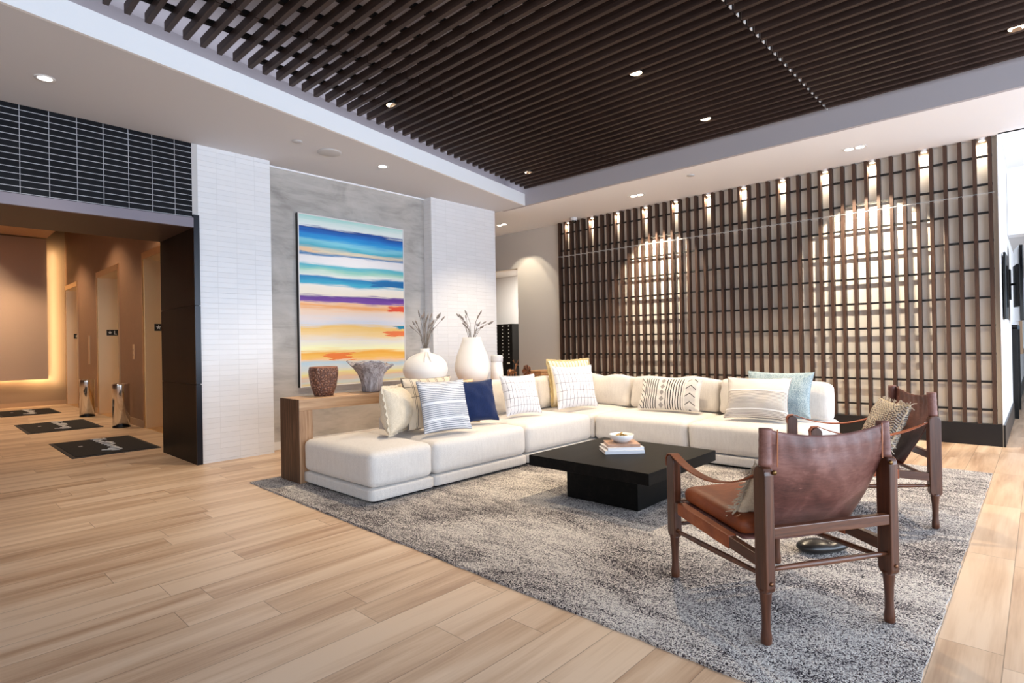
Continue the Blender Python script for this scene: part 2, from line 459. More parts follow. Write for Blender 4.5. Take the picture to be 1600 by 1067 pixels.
def m_greystripe(name, line, n=26, white_bands=((.20, .24), (.52, .56), (.86, .89)), base=(228, 228, 232)):
    t = NT(name); x, y = uvxy(t); ys = t.math('ADD', y, t.math('MULTIPLY', t.noise(t.uv(), 3, 2), .02))
    g = t.math('MULTIPLY', stripes(t, ys, n, .42), .8)
    br = t.math('GREATER_THAN', t.noise(t.map(t.uv(), (4, 40, 1)), 3, 2), .38)
    g = t.math('MULTIPLY', g, t.math('ADD', .45, t.math('MULTIPLY', br, .55)))
    c = t.mix(g, base, line)
    for a, b in white_bands: c = t.mix(band(t, ys, a, b), c, (244, 244, 248))
    return fin(t, c)
M['greystripe'] = m_greystripe('slate_striped_cotton', (98, 108, 126))
def m_halfstripe():
    t = NT('white_and_taupe_striped_linen'); x, y = uvxy(t); ys = t.math('ADD', y, t.math('MULTIPLY', t.noise(t.uv(), 3, 2), .02))
    g = t.math('MULTIPLY', stripes(t, ys, 34, .4), t.math('LESS_THAN', ys, .64))
    g = t.math('MULTIPLY', g, .7); c = t.mix(g, (226, 219, 212), (84, 74, 70))
    c = t.mix(band(t, ys, .64, .665), c, (246, 244, 242)); c = t.mix(band(t, ys, .17, .20), c, (246, 244, 242))
    return fin(t, c)
M['halfstripe'] = m_halfstripe()
def m_plaid():
    t = NT('cream_plaid_with_black_lines'); x, y = uvxy(t)
    g = t.math('MAXIMUM', t.math('MAXIMUM', stripes(t, x, 6, .07), stripes(t, x, 6, .05, .15)), t.math('MULTIPLY', stripes(t, y, 5, .07), t.math('GREATER_THAN', y, .6)))
    side = t.mix(t.math('MULTIPLY', g, .8), (224, 208, 186), (58, 54, 58))
    return fin(t, side)
M['plaid'] = m_plaid()
def m_beige():
    t = NT('gold_and_beige_stripe'); x, y = uvxy(t)
    g = stripes(t, y, 9, .5); s = stripes(t, y, 36, .4)
    c = t.mix(t.math('MULTIPLY', g, .8), (226, 206, 172), (196, 160, 100)); c = t.mix(t.math('MULTIPLY', s, .4), c, (120, 92, 66))
    return fin(t, c)
M['beige'] = m_beige()
def m_lumbar():
    t = NT('black_and_white_mudcloth'); x, y = uvxy(t)
    A = t.math('MULTIPLY', band(t, x, .10, .34), stripes(t, t.math('SUBTRACT', x, .10), 24.5, .36))
    Bn = t.math('MULTIPLY', band(t, x, .47, .765), stripes(t, t.math('SUBTRACT', x, .47), 24, .36))
    blk = t.math('MAXIMUM', A, Bn)
    dy = t.math('ABSOLUTE', t.math('SUBTRACT', t.math('FRACT', t.math('MULTIPLY', y, 5)), .5))
    dx = t.math('ABSOLUTE', t.math('SUBTRACT', x, .405))
    dia = t.math('LESS_THAN', t.math('ADD', t.math('MULTIPLY', dx, 11), dy), .46)
    # chevrons near the right edge
    ax = t.math('ABSOLUTE', t.math('SUBTRACT', x, .87)); cv = t.math('FRACT', t.math('ADD', t.math('MULTIPLY', y, 4.0), t.math('MULTIPLY', ax, 6.0)))
    ch = t.math('MULTIPLY', band(t, x, .795, .95), t.math('LESS_THAN', cv, .13))
    fine = t.math('MULTIPLY', band(t, x, .795, .95), t.math('MULTIPLY', t.math('LESS_THAN', t.math('FRACT', t.math('MULTIPLY', cv, 6)), .45), .45))
    lcv = t.math('FRACT', t.math('ADD', t.math('MULTIPLY', y, 6.0), t.math('MULTIPLY', x, 14.0)))
    lf = t.math('MULTIPLY', band(t, x, .02, .085), t.math('LESS_THAN', lcv, .2))
    c = t.mix(t.math('MULTIPLY', fine, 1.0), (226, 220, 213), (120, 122, 136))
    c = t.mix(dia, c, (150, 144, 142)); c = t.mix(t.math('MAXIMUM', t.math('MAXIMUM', blk, ch), lf), c, (24, 22, 30))
    return fin(t, c)
M['lumbar'] = m_lumbar()
def m_knit():
    t = NT('chunky_oat_and_grey_knit'); x, y = uvxy(t)
    a = t.math('ABSOLUTE', t.math('SUBTRACT', t.math('FRACT', t.math('MULTIPLY', x, 12)), .5))
    cell = t.math('FRACT', t.math('ADD', t.math('MULTIPLY', y, 22), t.math('MULTIPLY', a, 1.6)))
    loopv = t.math('SUBTRACT', 1, t.math('MULTIPLY', t.math('ABSOLUTE', t.math('SUBTRACT', cell, .5)), 2))
    r = t.noise(t.map(t.uv(), (14, 24, 1)), 3, 2)
    c = t.mix(t.math('GREATER_THAN', r, .52), (232, 218, 194), (204, 198, 196))
    c = t.mix(t.math('LESS_THAN', t.math('ADD', loopv, t.math('MULTIPLY', r, .3)), .42), c, (96, 88, 90))
    return t.out(c, .95, 0, t.bump(t.math('ADD', loopv, t.math('MULTIPLY', a, -1.5)), .9, .012), .1)
M['knit'] = m_knit()

def m_clay():
    t = NT('pebbled_terracotta'); p = t.obj()
    v = t.n('ShaderNodeTexVoronoi', feature='DISTANCE_TO_EDGE'); t.set(v.inputs['Vector'], p); v.inputs['Scale'].default_value = 42
    d = v.outputs['Distance']; c = t.ramp(d, [(0, (76, 46, 36)), (.12, (128, 86, 68)), (.4, (164, 120, 98))])
    return t.out(c, .45, 0, t.bump(d, .9, .02), .5)
M['clay'] = m_clay()
M['clay_rim'] = plain('terracotta_rim', (150, 100, 76), .5)
def m_drift():
    t = NT('weathered_driftwood'); p = t.obj(); g = t.noise(t.map(p, (16, 16, 3)), 1.5, 6, .7, 1.5)
    c = t.ramp(g, [(.3, (98, 88, 86)), (.46, (150, 142, 142)), (.62, (192, 187, 190)), (.78, (214, 210, 214))])
    return t.out(c, .75, 0, t.bump(g, .8, .015), .3)
M['drift'] = m_drift()
M['ceramic'] = plain('matte_white_ceramic', (232, 228, 224), .5, spec=.4, bump=.08, bscale=40)
M['ceramic_gloss'] = plain('glazed_white_ceramic', (236, 236, 236), .2, spec=.5)
M['marble'] = plain('grey_marble_band', (196, 194, 196), .4, nz=.12, nscale=12)
M['grass'] = plain('dried_grass', (128, 116, 104), .9)
M['grass_head'] = plain('dried_seed_head', (132, 122, 116), .95, nz=.25, nscale=120)
M['gold'] = plain('aged_brass', (120, 84, 60), .35, .9)
M['brass'] = plain('polished_brass', (120, 92, 56), .35, 1.0)
M['bronze'] = plain('dark_bronze_disc', (112, 80, 66), .28, .9)
M['paper'] = plain('white_book_cover', (226, 226, 230), .5)
M['pages'] = plain('book_pages', (205, 190, 180), .9)
M['tanbook'] = plain('tan_wood_box', (178, 140, 102), .6)
M['nuts'] = plain('gold_bead_chain', (168, 138, 84), .4, .7)

def m_steel(name, c, rough=.28, anis=0):
    t = NT(name); p = t.pos(); g = t.noise(t.map(p, (80, 80, 1)), 1.0, 2)
    return t.out(c, t.math('ADD', rough, t.math('MULTIPLY', g, .08)), 1.0, None, .5)
M['steel'] = m_steel('bronze_tinted_steel', (238, 218, 184), .36)
M['steel_frame'] = m_steel('satin_brass_casing', (222, 186, 140), .3)
M['chrome'] = m_steel('polished_steel', (226, 222, 220), .1)
M['lobby_wall'] = plain('brown_grasscloth', (142, 108, 84), .6, nz=.06, nscale=9)
M['lobby_back'] = plain('bronze_back_wall', (150, 124, 98), .5)
M['lobby_panel'] = plain('taupe_floating_panel', (206, 176, 152), .6)
M['lobby_ceiling'] = plain('lobby_ceiling_paint', (204, 170, 140), .8)
M['lobby_base'] = plain('beige_skirting', (170, 140, 112), .6)
M['mat'] = plain('black_entrance_mat', (22, 20, 22), .95, nz=.2, nscale=90, bump=.4, bscale=200)
M['mat_edge'] = plain('rubber_mat_border', (48, 44, 44), .8)
M['white_ink'] = plain('white_print', (214, 210, 206), .8)
M['sign_black'] = plain('black_sign_plate', (12, 11, 12), .4)
M['plastic_white'] = plain('white_plastic', (222, 220, 220), .5)
M['plastic_grey'] = plain('pale_grey_plastic', (188, 186, 186), .5)
M['screen_black'] = plain('black_glass_screen', (8, 8, 10), .08, spec=.5)
M['lamp_warm'] = emis('warm_lamp_face', (255, 232, 196), 9.0)
M['lamp_white'] = emis('white_lamp_face', (255, 244, 230), 9.0)
M['strip'] = emis('warm_led_strip', (255, 196, 110), 5.0)
M['stone'] = plain('black_bronze_gloss', (32, 29, 27), .3, spec=.5)
M['silver'] = plain('silver_clip', (214, 212, 210), .5, .3)
M['mailbox'] = plain('black_mailbox_door', (16, 15, 15), .35, .3)
M['window_glow'] = emis('daylight_glass', (150, 190, 225), 1.1)

def m_paint():
    t = NT('abstract_seascape_paint'); x, y, z = t.xyz(t.obj())     # object x 0..W, z 0..H
    W_, H_ = 1.53, 2.10
    u = t.math('DIVIDE', x, W_); v = t.math('SUBTRACT', 1.0, t.math('DIVIDE', z, H_))
    n1 = t.noise(t.comb(t.math('MULTIPLY', u, 1.6), t.math('MULTIPLY', v, 9), 0), 1.0, 3, .5)
    n2 = t.noise(t.comb(t.math('MULTIPLY', u, 2.0), t.math('MULTIPLY', v, 60), 4), 1.0, 4, .65)
    vv = t.math('ADD', v, t.math('ADD', t.math('MULTIPLY', t.math('SUBTRACT', n1, .5), .06), t.math('MULTIPLY', t.math('SUBTRACT', n2, .5), .055)))
    S = [(0, (168, 214, 208)), (.03, (214, 230, 226)), (.055, (226, 234, 232)), (.068, (14, 62, 140)), (.095, (16, 104, 190)), (.125, (34, 150, 214)), (.15, (128, 200, 218)), (.178, (60, 166, 190)),
         (.20, (226, 208, 178)), (.218, (30, 112, 168)), (.232, (228, 226, 228)), (.27, (232, 230, 232)), (.29, (74, 176, 196)), (.315, (150, 204, 186)), (.345, (228, 232, 224)), (.358, (14, 120, 178)),
         (.395, (60, 170, 200)), (.41, (240, 232, 220)), (.458, (240, 228, 208)), (.47, (96, 44, 140)), (.50, (122, 70, 160)), (.512, (240, 198, 158)), (.53, (238, 164, 92)), (.555, (238, 206, 178)),
         (.60, (224, 214, 212)), (.635, (206, 210, 220)), (.655, (232, 190, 104)), (.70, (236, 206, 150)), (.735, (224, 220, 214)), (.785, (240, 240, 190))]
    lo = [(.785, (240, 240, 190)), (.808, (236, 170, 58)), (.838, (240, 190, 90)), (.855, (240, 200, 160)), (.872, (176, 206, 224)), (.905, (214, 218, 214)), (.93, (232, 224, 150)), (.955, (228, 190, 160)), (.98, (200, 214, 216)), (1.0, (228, 210, 160))]
    c = t.mix(t.math('GREATER_THAN', vv, .785), t.ramp(vv, S), t.ramp(vv, lo))
    def blob(u0, u1, v0, v1, colr, c, soft=.02):
        wob = t.math('MULTIPLY', t.math('SUBTRACT', n2, .5), .05)
        uu = t.math('ADD', u, t.math('MULTIPLY', t.math('SUBTRACT', n2, .5), .5))
        f = t.math('MULTIPLY', band(t, uu, u0, u1), band(t, t.math('ADD', v, wob), v0, v1)); return t.mix(f, c, colr)
    c = blob(.80, 1.4, .515, .55, (222, 78, 44), c); c = blob(.78, 1.4, .672, .708, (228, 118, 62), c); c = blob(.9, 1.4, .648, .664, (30, 130, 160), c)
    c = blob(.22, .46, .806, .85, (230, 122, 48), c); c = blob(.62, 1.4, .355, .392, (10, 104, 164), c); c = blob(-.4, .12, .19, .212, (232, 196, 158), c)
    return t.out(c, .45, 0, t.bump(n2, .3, .004), .4)
M['paint'] = m_paint()
# ================================================================== THE SETTING
ZC = 3.345            # soffit height
YL = 6.425            # plane of the tiled columns on the left wall
XB = 8.078            # plane of the wall behind the lattice
TRX = 6.60            # tray edge parallel to the lattice wall
def tray_y(x): return 4.517 + .1995 * x

b = B(); box(b, -7, 24, -5.5, 18, -.1, 0); struct('floor', b, M['floor'])

# soffit ring around the raised tray
b = B()
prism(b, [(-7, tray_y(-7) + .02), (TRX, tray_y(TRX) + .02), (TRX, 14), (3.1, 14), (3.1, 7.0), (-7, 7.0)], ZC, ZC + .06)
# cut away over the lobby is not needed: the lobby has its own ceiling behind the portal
struct('ceiling', b, M['soffit_shaded'])
b = B(); prism(b, [(TRX + .02, -5.5), (8.0, -5.5), (8.0, .3), (12, .3), (12, 14), (TRX, 14), (TRX, tray_y(TRX) + .02), (TRX + .02, tray_y(TRX) + .02)], ZC, ZC + .06); struct('ceiling', b, M['soffit_lit'])
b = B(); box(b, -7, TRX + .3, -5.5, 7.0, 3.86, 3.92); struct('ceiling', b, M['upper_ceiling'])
b = B(); box(b, 8.0, 10.0, -5.5, .31, 3.41, 3.47); struct('ceiling', b, M['white_paint'])
b = B(); box(b, 10.3, 24, -5.5, .31, 2.52, 2.58); struct('ceiling', b, M['plastic_grey'])
# tray fascias
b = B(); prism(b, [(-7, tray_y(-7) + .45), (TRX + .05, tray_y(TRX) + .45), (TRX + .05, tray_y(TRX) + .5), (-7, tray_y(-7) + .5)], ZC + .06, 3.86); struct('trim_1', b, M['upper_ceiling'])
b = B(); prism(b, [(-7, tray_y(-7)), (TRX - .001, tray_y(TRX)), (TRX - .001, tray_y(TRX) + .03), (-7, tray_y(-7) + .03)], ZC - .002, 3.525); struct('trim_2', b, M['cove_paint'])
b = B(); box(b, TRX, TRX + .05, -5.5, tray_y(TRX) + .5, ZC - .001, 3.86); struct('trim_3', b, M['upper_ceiling'])  # fascia turned from the windows; its shade is put into the grey
b = B(); box(b, 7.95, 8.0, -5.5, .305, ZC, 3.47); struct('trim_4', b, M['white_paint'])
b = B(); box(b, 10.0, 10.3, -5.5, .305, 2.52, 3.47); struct('trim_5', b, M['white_paint'])

# cool light cove on the shelf behind the tray lip
lm = (-2.0 + TRX) / 2 + .3
cv = area('cove_light', (lm, tray_y(lm) + .24, 3.46), (0, .15, 1), 8.2, .10, 15, (.86, .90, 1.0))
cv.rotation_euler = (math.radians(180), 0, math.atan(.1995))
# left wall: tiled piers, plaster recess, dark tile header
b = B(); box(b, 2.10, 2.865, YL, 6.95, 0, ZC); struct('wall_left', b, M['white_tile'])
b = B(); box(b, 5.21, 6.52, YL, 7.1, 0, ZC)
for f in b.faces: f.material_index = 0
b.normal_update()
for f in b.faces:
    if abs(f.normal.x) > .9: f.material_index = 1
o = struct('wall_left', b, [M['white_tile'], M['white_tile_side']])
for p in o.data.polygons: p.material_index = 1 if abs(p.normal.x) > .9 else 0
b = B(); box(b, 2.865, 5.21, 6.60, 6.95, 0, ZC); struct('wall_left', b, M['plaster'])
b = B(); box(b, 2.865, 5.21, 6.585, 6.60, 0, .09); struct('baseboard_left', b, M['white_paint'])
b = B(); box(b, 2.865, 5.21, 6.575, 6.60, ZC - .018, ZC); struct('trim_6', b, M['cove_paint'])
b = B(); box(b, -7, 2.045, YL, 6.60, 2.572, ZC); struct('wall_left', b, M['dark_tile'])
b = B(); box(b, 2.045, 2.10, YL, 6.60, 2.60, ZC); struct('trim_7', b, M['plastic_grey'])
# portal into the elevator lobby
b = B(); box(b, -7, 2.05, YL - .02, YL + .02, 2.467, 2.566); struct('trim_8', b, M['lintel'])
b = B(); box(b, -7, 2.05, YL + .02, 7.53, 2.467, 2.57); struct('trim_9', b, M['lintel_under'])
pt = thing('portal_panel', 'tall dark brown three-panel lining at the elevator lobby opening with blue-black edge', 'wall panel', (2.05, YL, 0))
for z0, z1 in ((0, .832), (.84, 1.652), (1.66, 2.60)):
    mesh('panel', boxb(0, .012, .0, 1.12, z0, z1), M['dark_panel'], pt)
    mesh('edge_strip', boxb(0, .055, -.02, -.002, z0, z1), M['navy_edge'], pt)
mesh('core', boxb(.012, .05, 0, 1.12, 0, 2.60), M['black_metal'], pt)
# lobby shell
b = B(); box(b, 2.515, 2.56, 7.53, 16.4, 0, 4.3)
wl = struct('wall_right', boxb(3.1, 3.14, 7.0, 16.4, 0, 4.3), M['lobby_wall'])
b.free()
door_spans = [(9.05, 10.10), (11.60, 13.18), (15.02, 16.30)]
b = B(); y0 = 7.1
for a, c in door_spans:
    box(b, 2.515, 3.10, y0, a, 0, 4.3); box(b, 2.515, 3.10, a, c, 2.62, 4.3); y0 = c
box(b, 2.515, 3.10, y0, 16.39, 0, 4.3); struct('wall_right', b, M['lobby_wall'])
b = B(); y0 = 7.53
for a, c in door_spans: box(b, 2.498, 2.515, y0, a - .03, 0, .11); y0 = c + .03
box(b, 2.498, 2.515, y0, 16.39, 0, .11); struct('baseboard_right', b, M['lobby_base'])
b = B(); box(b, 2.10, 2.515, 7.0, 7.1, 0, 4.3); struct('wall_right', b, M['lobby_wall'])
b = B(); box(b, -3.2, 2.515, 16.39, 16.5, 0, 4.3); struct('wall_back', b, M['lobby_back'])
b = B(); box(b, -3.2, 2.515, 16.375, 16.39, 0, .10); struct('baseboard_back', b, M['lobby_base'])
b = B(); box(b, -3.3, -3.2, 7.53, 16.5, 0, 4.3); struct('wall_left', b, M['lobby_wall'])
b = B(); box(b, -3.3, 2.16, 7.53, 16.1, 3.73, 3.79); struct('ceiling', b, M['lobby_ceiling'])
b = B(); box(b, -3.3, 3.1, 7.1, 16.5, 4.3, 4.36); struct('ceiling', b, M['lobby_ceiling'])
b = B(); box(b, -7, 2.10, 7.50, 7.53, 2.50, 4.3); struct('wall_front', b, M['lobby_wall'])

# back wall, mail-room opening
b = B(); box(b, XB, XB + .12, .317, 7.36, 0, 3.41); struct('wall_back', b, M['screen_backing'])
b = B(); box(b, XB - .012, XB, 6.335, 7.36, 0, ZC); struct('wall_back', b, M['taupe_wall'])
b = B(); box(b, XB - .012, XB + .12, 7.36, 14, 2.65, ZC); struct('wall_back', b, M['taupe_wall'])
b = B(); box(b, 10.5, 10.6, 7.0, 14, 0, 3.0); struct('wall_back', b, M['white_paint'])
b = B(); box(b, XB, 10.5, 7.28, 7.36, 0, 3.0); struct('wall_right', b, M['taupe_wall'])
b = B(); box(b, XB, 10.6, 7.28, 14, 2.9, 3.0); struct('ceiling', b, M['white_paint'])
b = B(); box(b, 2.8, 12, 14, 14.1, 0, 3.4); struct('wall_left', b, M['taupe_wall'])
# end of lattice wall and the side wall of the corridor
b = B(); box(b, 8.0, 8.24, .308, .316, 0, 3.47); box(b, 8.24, 20, .308, .42, 0, 3.47); struct('wall_right', b, M['white_paint'])
b = B(); box(b, 7.99, XB, .317, 6.335, 0, .235)
struct('baseboard_back', b, M['black_paint'])
b = B(); box(b, 7.985, 20, .292, .309, 0, .235); struct('baseboard_right', b, M['black_paint'])
b = B(); box(b, 20, 20.1, -5.5, .4, 0, 3); struct('wall_far', b, M['white_paint'])
b = B(); box(b, 19.98, 20, -2.6, -.05, .9, 2.3); struct('window_1', b, M['window_glow'])

# window walls out of frame: mullions and heads, unseen, standing behind the daylight and fill lights
b = B()
for x in range(-3, 13, 3): box(b, x - .04, x + .04, -4.62, -4.5, 0, 3.4)
box(b, -7, 24, -4.62, -4.5, 3.3, 3.6); box(b, -7, 24, -4.62, -4.5, 0, .12); struct('window_2', b, M['black_metal'])
b = B()
for y in range(-4, 7, 3): box(b, -5.62, -5.5, y - .04, y + .04, 0, 3.4)
box(b, -5.62, -5.5, -4.5, 7, 3.3, 3.9); struct('window_3', b, M['black_metal'])

# ------------------------------------------------------------------ lattice screen
LAT0, PITCH_ = .377, .12825
NB = 47
ls = thing('lattice_screen', 'floor-to-ceiling walnut slat and black rod lattice screen covering the back wall', 'screen', (8.02, 3.3, 0))
def L(x, y, z): return (x - 8.02, y - 3.3, z)
vb_lo = vb_hi = None
for i in range(NB):
    y = LAT0 + i * PITCH_ - 3.3
    if vb_lo is None:
        vb_lo = mesh('upright', boxb(-.03, .0555, -.017, .017, .237, 2.728), M['lattice_wood'], ls, (0, y, 0))
        vb_hi = mesh('upper_upright', boxb(-.03, .0555, -.017, .017, 2.744, ZC - .006), M['lattice_wood'], ls, (0, y, 0))
    else:
        for s in (vb_lo, vb_hi):
            c = s.copy(); col.objects.link(c); c.parent = ls; c.location = (0, y, 0)
y0, y1 = LAT0 - 3.3 - .02, LAT0 + (NB - 1) * PITCH_ - 3.3 + .02
for k in range(10):
    z = .386 + .3065 * k
    mesh('rod', boxb(.006, .022, y0, y1, z - .012, z + .012), M['lattice_bar'], ls)
mesh('joint_strip', boxb(-.024, -.02, y0 - .02, y1 + .02, 2.734, 2.738), M['plastic_grey'], ls)
# accent lights hidden in every fourth bay
def spot(name, parent, loc, direction, power, angle, blend, color, size=.03):
    d = bpy.data.lights.new(name, 'SPOT'); d.energy = power; d.spot_size = math.radians(angle); d.spot_blend = blend; d.color = color; d.shadow_soft_size = size
    o = bpy.data.objects.new(name, d); link(o, parent); o.location = loc
    o.rotation_euler = Vector(direction).to_track_quat('-Z', 'Y').to_euler(); return o
WARM = (1.0, .80, .56)
acc0 = None
ORD = ['rightmost', 'second from right', 'third from right', 'fourth from right', 'fifth from right', 'sixth from right', 'sixth from left', 'fifth from left', 'fourth from left', 'third from left', 'second from left', 'leftmost']
for k in range(12):
    y = LAT0 + (4 * k + .5) * PITCH_
    lab = 'warm accent light atop the lattice screen, %s of twelve' % ORD[k]
    if acc0 is None:
        acc0 = thing('accent_light', lab, 'light', (8.03, y, ZC), 0, 'accent lights along the top of the lattice screen')
        b = B(); lathe(b, [(.036, -.03), (.038, -.001)], 20, cap1=True); mesh('housing', b, M['plastic_white'], acc0)
        b = B(); lathe(b, [(.0001, -.033), (.028, -.032), (.03, -.03)], 20); mesh('lens', b, M['lamp_warm'], acc0)
        spot('bulb', acc0, (.0, 0, -.05), (.05, 0, -1), 16, 150, .5, (1, .86, .66), .02)
    else:
        c = copy_tree(acc0); c.location = (8.03, y, ZC); c['label'] = lab

# ------------------------------------------------------------------ slatted ceiling in three sections
ZS = 3.55; SP = .131; SW = .036; SH = .068
xs = [.03 + SP * i for i in range(50)]
sections = [('left', 4.05, None, 'dark walnut slatted ceiling section nearest the elevator side'),
            ('mid', 1.585, 4.035, 'dark walnut slatted ceiling section in the middle, over the coffee table'),
            ('right', -1.2, 1.57, 'dark walnut slatted ceiling section on the right, past the silver clips')]
for nm, ya, yb, lab in sections:
    t = thing('slatted_ceiling', lab, 'ceiling panel', (3.2, ya, ZS), 0)
    proto = None
    for i, x in enumerate(xs):
        ye = (tray_y(x) - .10) if yb is None else yb
        if yb is not None and proto is not None:
            c = proto.copy(); col.objects.link(c); c.parent = t; c.location = (x - 3.2, 0, 0)
        else:
            proto = mesh('slat', boxb(-SW / 2, SW / 2, 0, ye - ya, 0, SH), M['slat_wood'], t, (x - 3.2, 0, 0))
    yy = ya + .14
    while yy < (5.75 if yb is None else yb):
        x0 = xs[0] - .05 if yb is not None else max(xs[0] - .05, (yy + .12 - 4.517) / .1995)
        if x0 < 6.2: mesh('batten', boxb(x0 - 3.2, xs[-1] + .05 - 3.2, -.02, .02, SH + .001, SH + .035), M['batten'], t, (0, yy - ya, 0))
        yy += .305
clip0 = None
for x in xs[26:]:
    if clip0 is None:
        b = B(); box(b, SP / 2 - .024, SP / 2 + .016, -.004, .004, .0, .066); clip0 = mesh('slat_clip', b, M['silver'], None, (x, 1.5775, ZS + .004))
        tag(clip0, 'small silver joining clip between two ceiling slats above the right joint', 'clip', 'silver clips along the right ceiling joint')
    else:
        c = clip0.copy(); col.objects.link(c); c.location = (x, 1.5775, ZS + .004)
clip1 = None
for x in xs[8:]:
    if clip1 is None:
        b = B(); box(b, -.005, .018, -.003, .003, .03, .075); clip1 = mesh('slat_clip', b, M['silver'], None, (x + .02, 4.0425, ZS))
        tag(clip1, 'tiny silver joining clip between ceiling slats above the left joint', 'clip', 'silver clips along the left ceiling joint')
    else:
        c = clip1.copy(); col.objects.link(c); c.location = (x + .02, 4.0425, ZS)

# hanging can downlights among the slats
def can(x, y, lab, power=280, first=None):
    t = thing('can_downlight', lab, 'light', (x, y, 3.86), 0, 'black can downlights in the slatted ceiling')
    b = B(); lathe(b, [(.052, -.30), (.055, -.29), (.055, 0)], 28, cap0=False, cap1=True); mesh('housing', b, M['black_metal'], t, smooth=True)
    b = B(); lathe(b, [(.0001, -.275), (.048, -.28), (.052, -.30)], 28); mesh('lens', b, M['lamp_warm'], t)
    spot('bulb', t, (0, 0, -.31), (0, 0, -1), power, 100, .6, WARM, .05)
    return t
can(3.28, 4.62, 'black can downlight nearest the painting among the ceiling slats')
can(4.41, 2.57, 'black can downlight in the middle of the slatted ceiling, upper one')
can(5.85, 2.58, 'black can downlight near the middle of the lattice side edge')
can(5.90, 5.14, 'black can downlight in the far left corner of the slats')
can(5.866, .10, 'black can downlight at the far right of the slatted ceiling')
for x, y, lab in ((5.98, 4.55, 'dark round speaker between slats near the far left corner'), (5.9, 1.02, 'dark round speaker between slats at the right'), (2.98, 2.86, 'dark round speaker between slats at the top edge')):
    t = thing('ceiling_speaker', lab, 'speaker', (x, y, 3.86))
    b = B(); lathe(b, [(.001, -.255), (.04, -.255), (.045, -.25), (.045, 0)], 24, cap1=True); mesh('housing', b, M['batten'], t, smooth=True)
    b = B(); lathe(b, [(.045, -.245), (.05, -.243), (.05, -.235), (.045, -.233)], 24, cap0=False); mesh('rim', b, M['plastic_grey'], t, smooth=True)

# recessed soffit lights
def soffit_light(x, y, lab, power, r=.05):
    t = thing('recessed_downlight', lab, 'light', (x, y, ZC))
    b = B(); lathe(b, [(r + .018, -.001), (r + .016, -.006), (r, -.006), (r - .004, -.003)], 28, cap0=False); mesh('trim_ring', b, M['plastic_white'], t, smooth=True)
    b = B(); lathe(b, [(.0001, -.004), (r - .003, -.004)], 28, cap0=False); mesh('lens', b, M['lamp_white'], t)
    spot('bulb', t, (0, 0, -.02), (0, .12, -1), power, 95, .6, (1, .88, .72), .04)
soffit_light(.763, 5.667, 'recessed round downlight in the soffit over the lobby opening', 30)
soffit_light(3.91, 5.715, 'recessed round downlight in the soffit above the painting', 28)
def twin(x, y, lab, power):
    t = thing('twin_downlight', lab, 'light', (x, y, ZC), 0, 'twin wall-wash downlights before the lattice')
    mesh('frame', boxb(-.055, .055, -.115, .115, -.005, -.001), M['plastic_white'], t)
    for s in (-1, 1):
        b = B(); lathe(b, [(.0001, -.007), (.043, -.007)], 24, cap0=False, cx=0, cy=s * .054); mesh('lens', b, M['lamp_white'], t)
    spot('bulb', t, (0, -.054, -.04), (.60, -.05, -1.15), power, 62, .25, (1, .88, .68), .012)
    spot('bulb', t, (0, .054, -.04), (.60, .05, -1.15), power, 62, .25, (1, .88, .68), .012)
twin(7.35, 1.511, 'twin square downlight above the right half of the lattice screen', 190)
twin(7.346, 4.304, 'twin square downlight above the left half of the lattice screen', 190)
twin(7.345, 7.063, 'twin square downlight near the mail room opening', 30)
# round devices on the soffits
b = B(); lathe(b, [(.13, 0), (.13, -.008), (.115, -.014), (.001, -.016)], 36, cap0=False); o = mesh('ceiling_speaker', b, M['plastic_grey'], None, (3.209, 5.698, ZC), smooth=True); tag(o, 'round pale ceiling speaker grille on the left soffit', 'speaker')
b = B(); lathe(b, [(.05, 0), (.05, -.006), (.03, -.012), (.001, -.013)], 28, cap0=False); o = mesh('sprinkler_cover', b, M['plastic_grey'], None, (2.804, 5.623, ZC), smooth=True); tag(o, 'small flat sprinkler disc beside the round ceiling speaker', 'sprinkler')
b = B(); lathe(b, [(.05, 0), (.05, -.006), (.03, -.012), (.001, -.013)], 28, cap0=False); o = mesh('sprinkler_cover', b, M['plastic_grey'], None, (6.986, 3.297, ZC), smooth=True); tag(o, 'small flat sprinkler disc on the soffit before the lattice', 'sprinkler')
t = thing('security_camera', 'small white dome camera on the soffit at the upper left of the lattice', 'camera', (7.86, 5.84, ZC))
b = B(); lathe(b, [(.06, 0), (.06, -.04), (.05, -.05)], 28, cap0=True, cap1=True); mesh('base', b, M['plastic_white'], t, smooth=True)
b = B(); lathe(b, [(.042, -.05), (.038, -.075), (.02, -.092), (.001, -.096)], 24, cap0=False); mesh('dome', b, M['screen_black'], t, smooth=True)

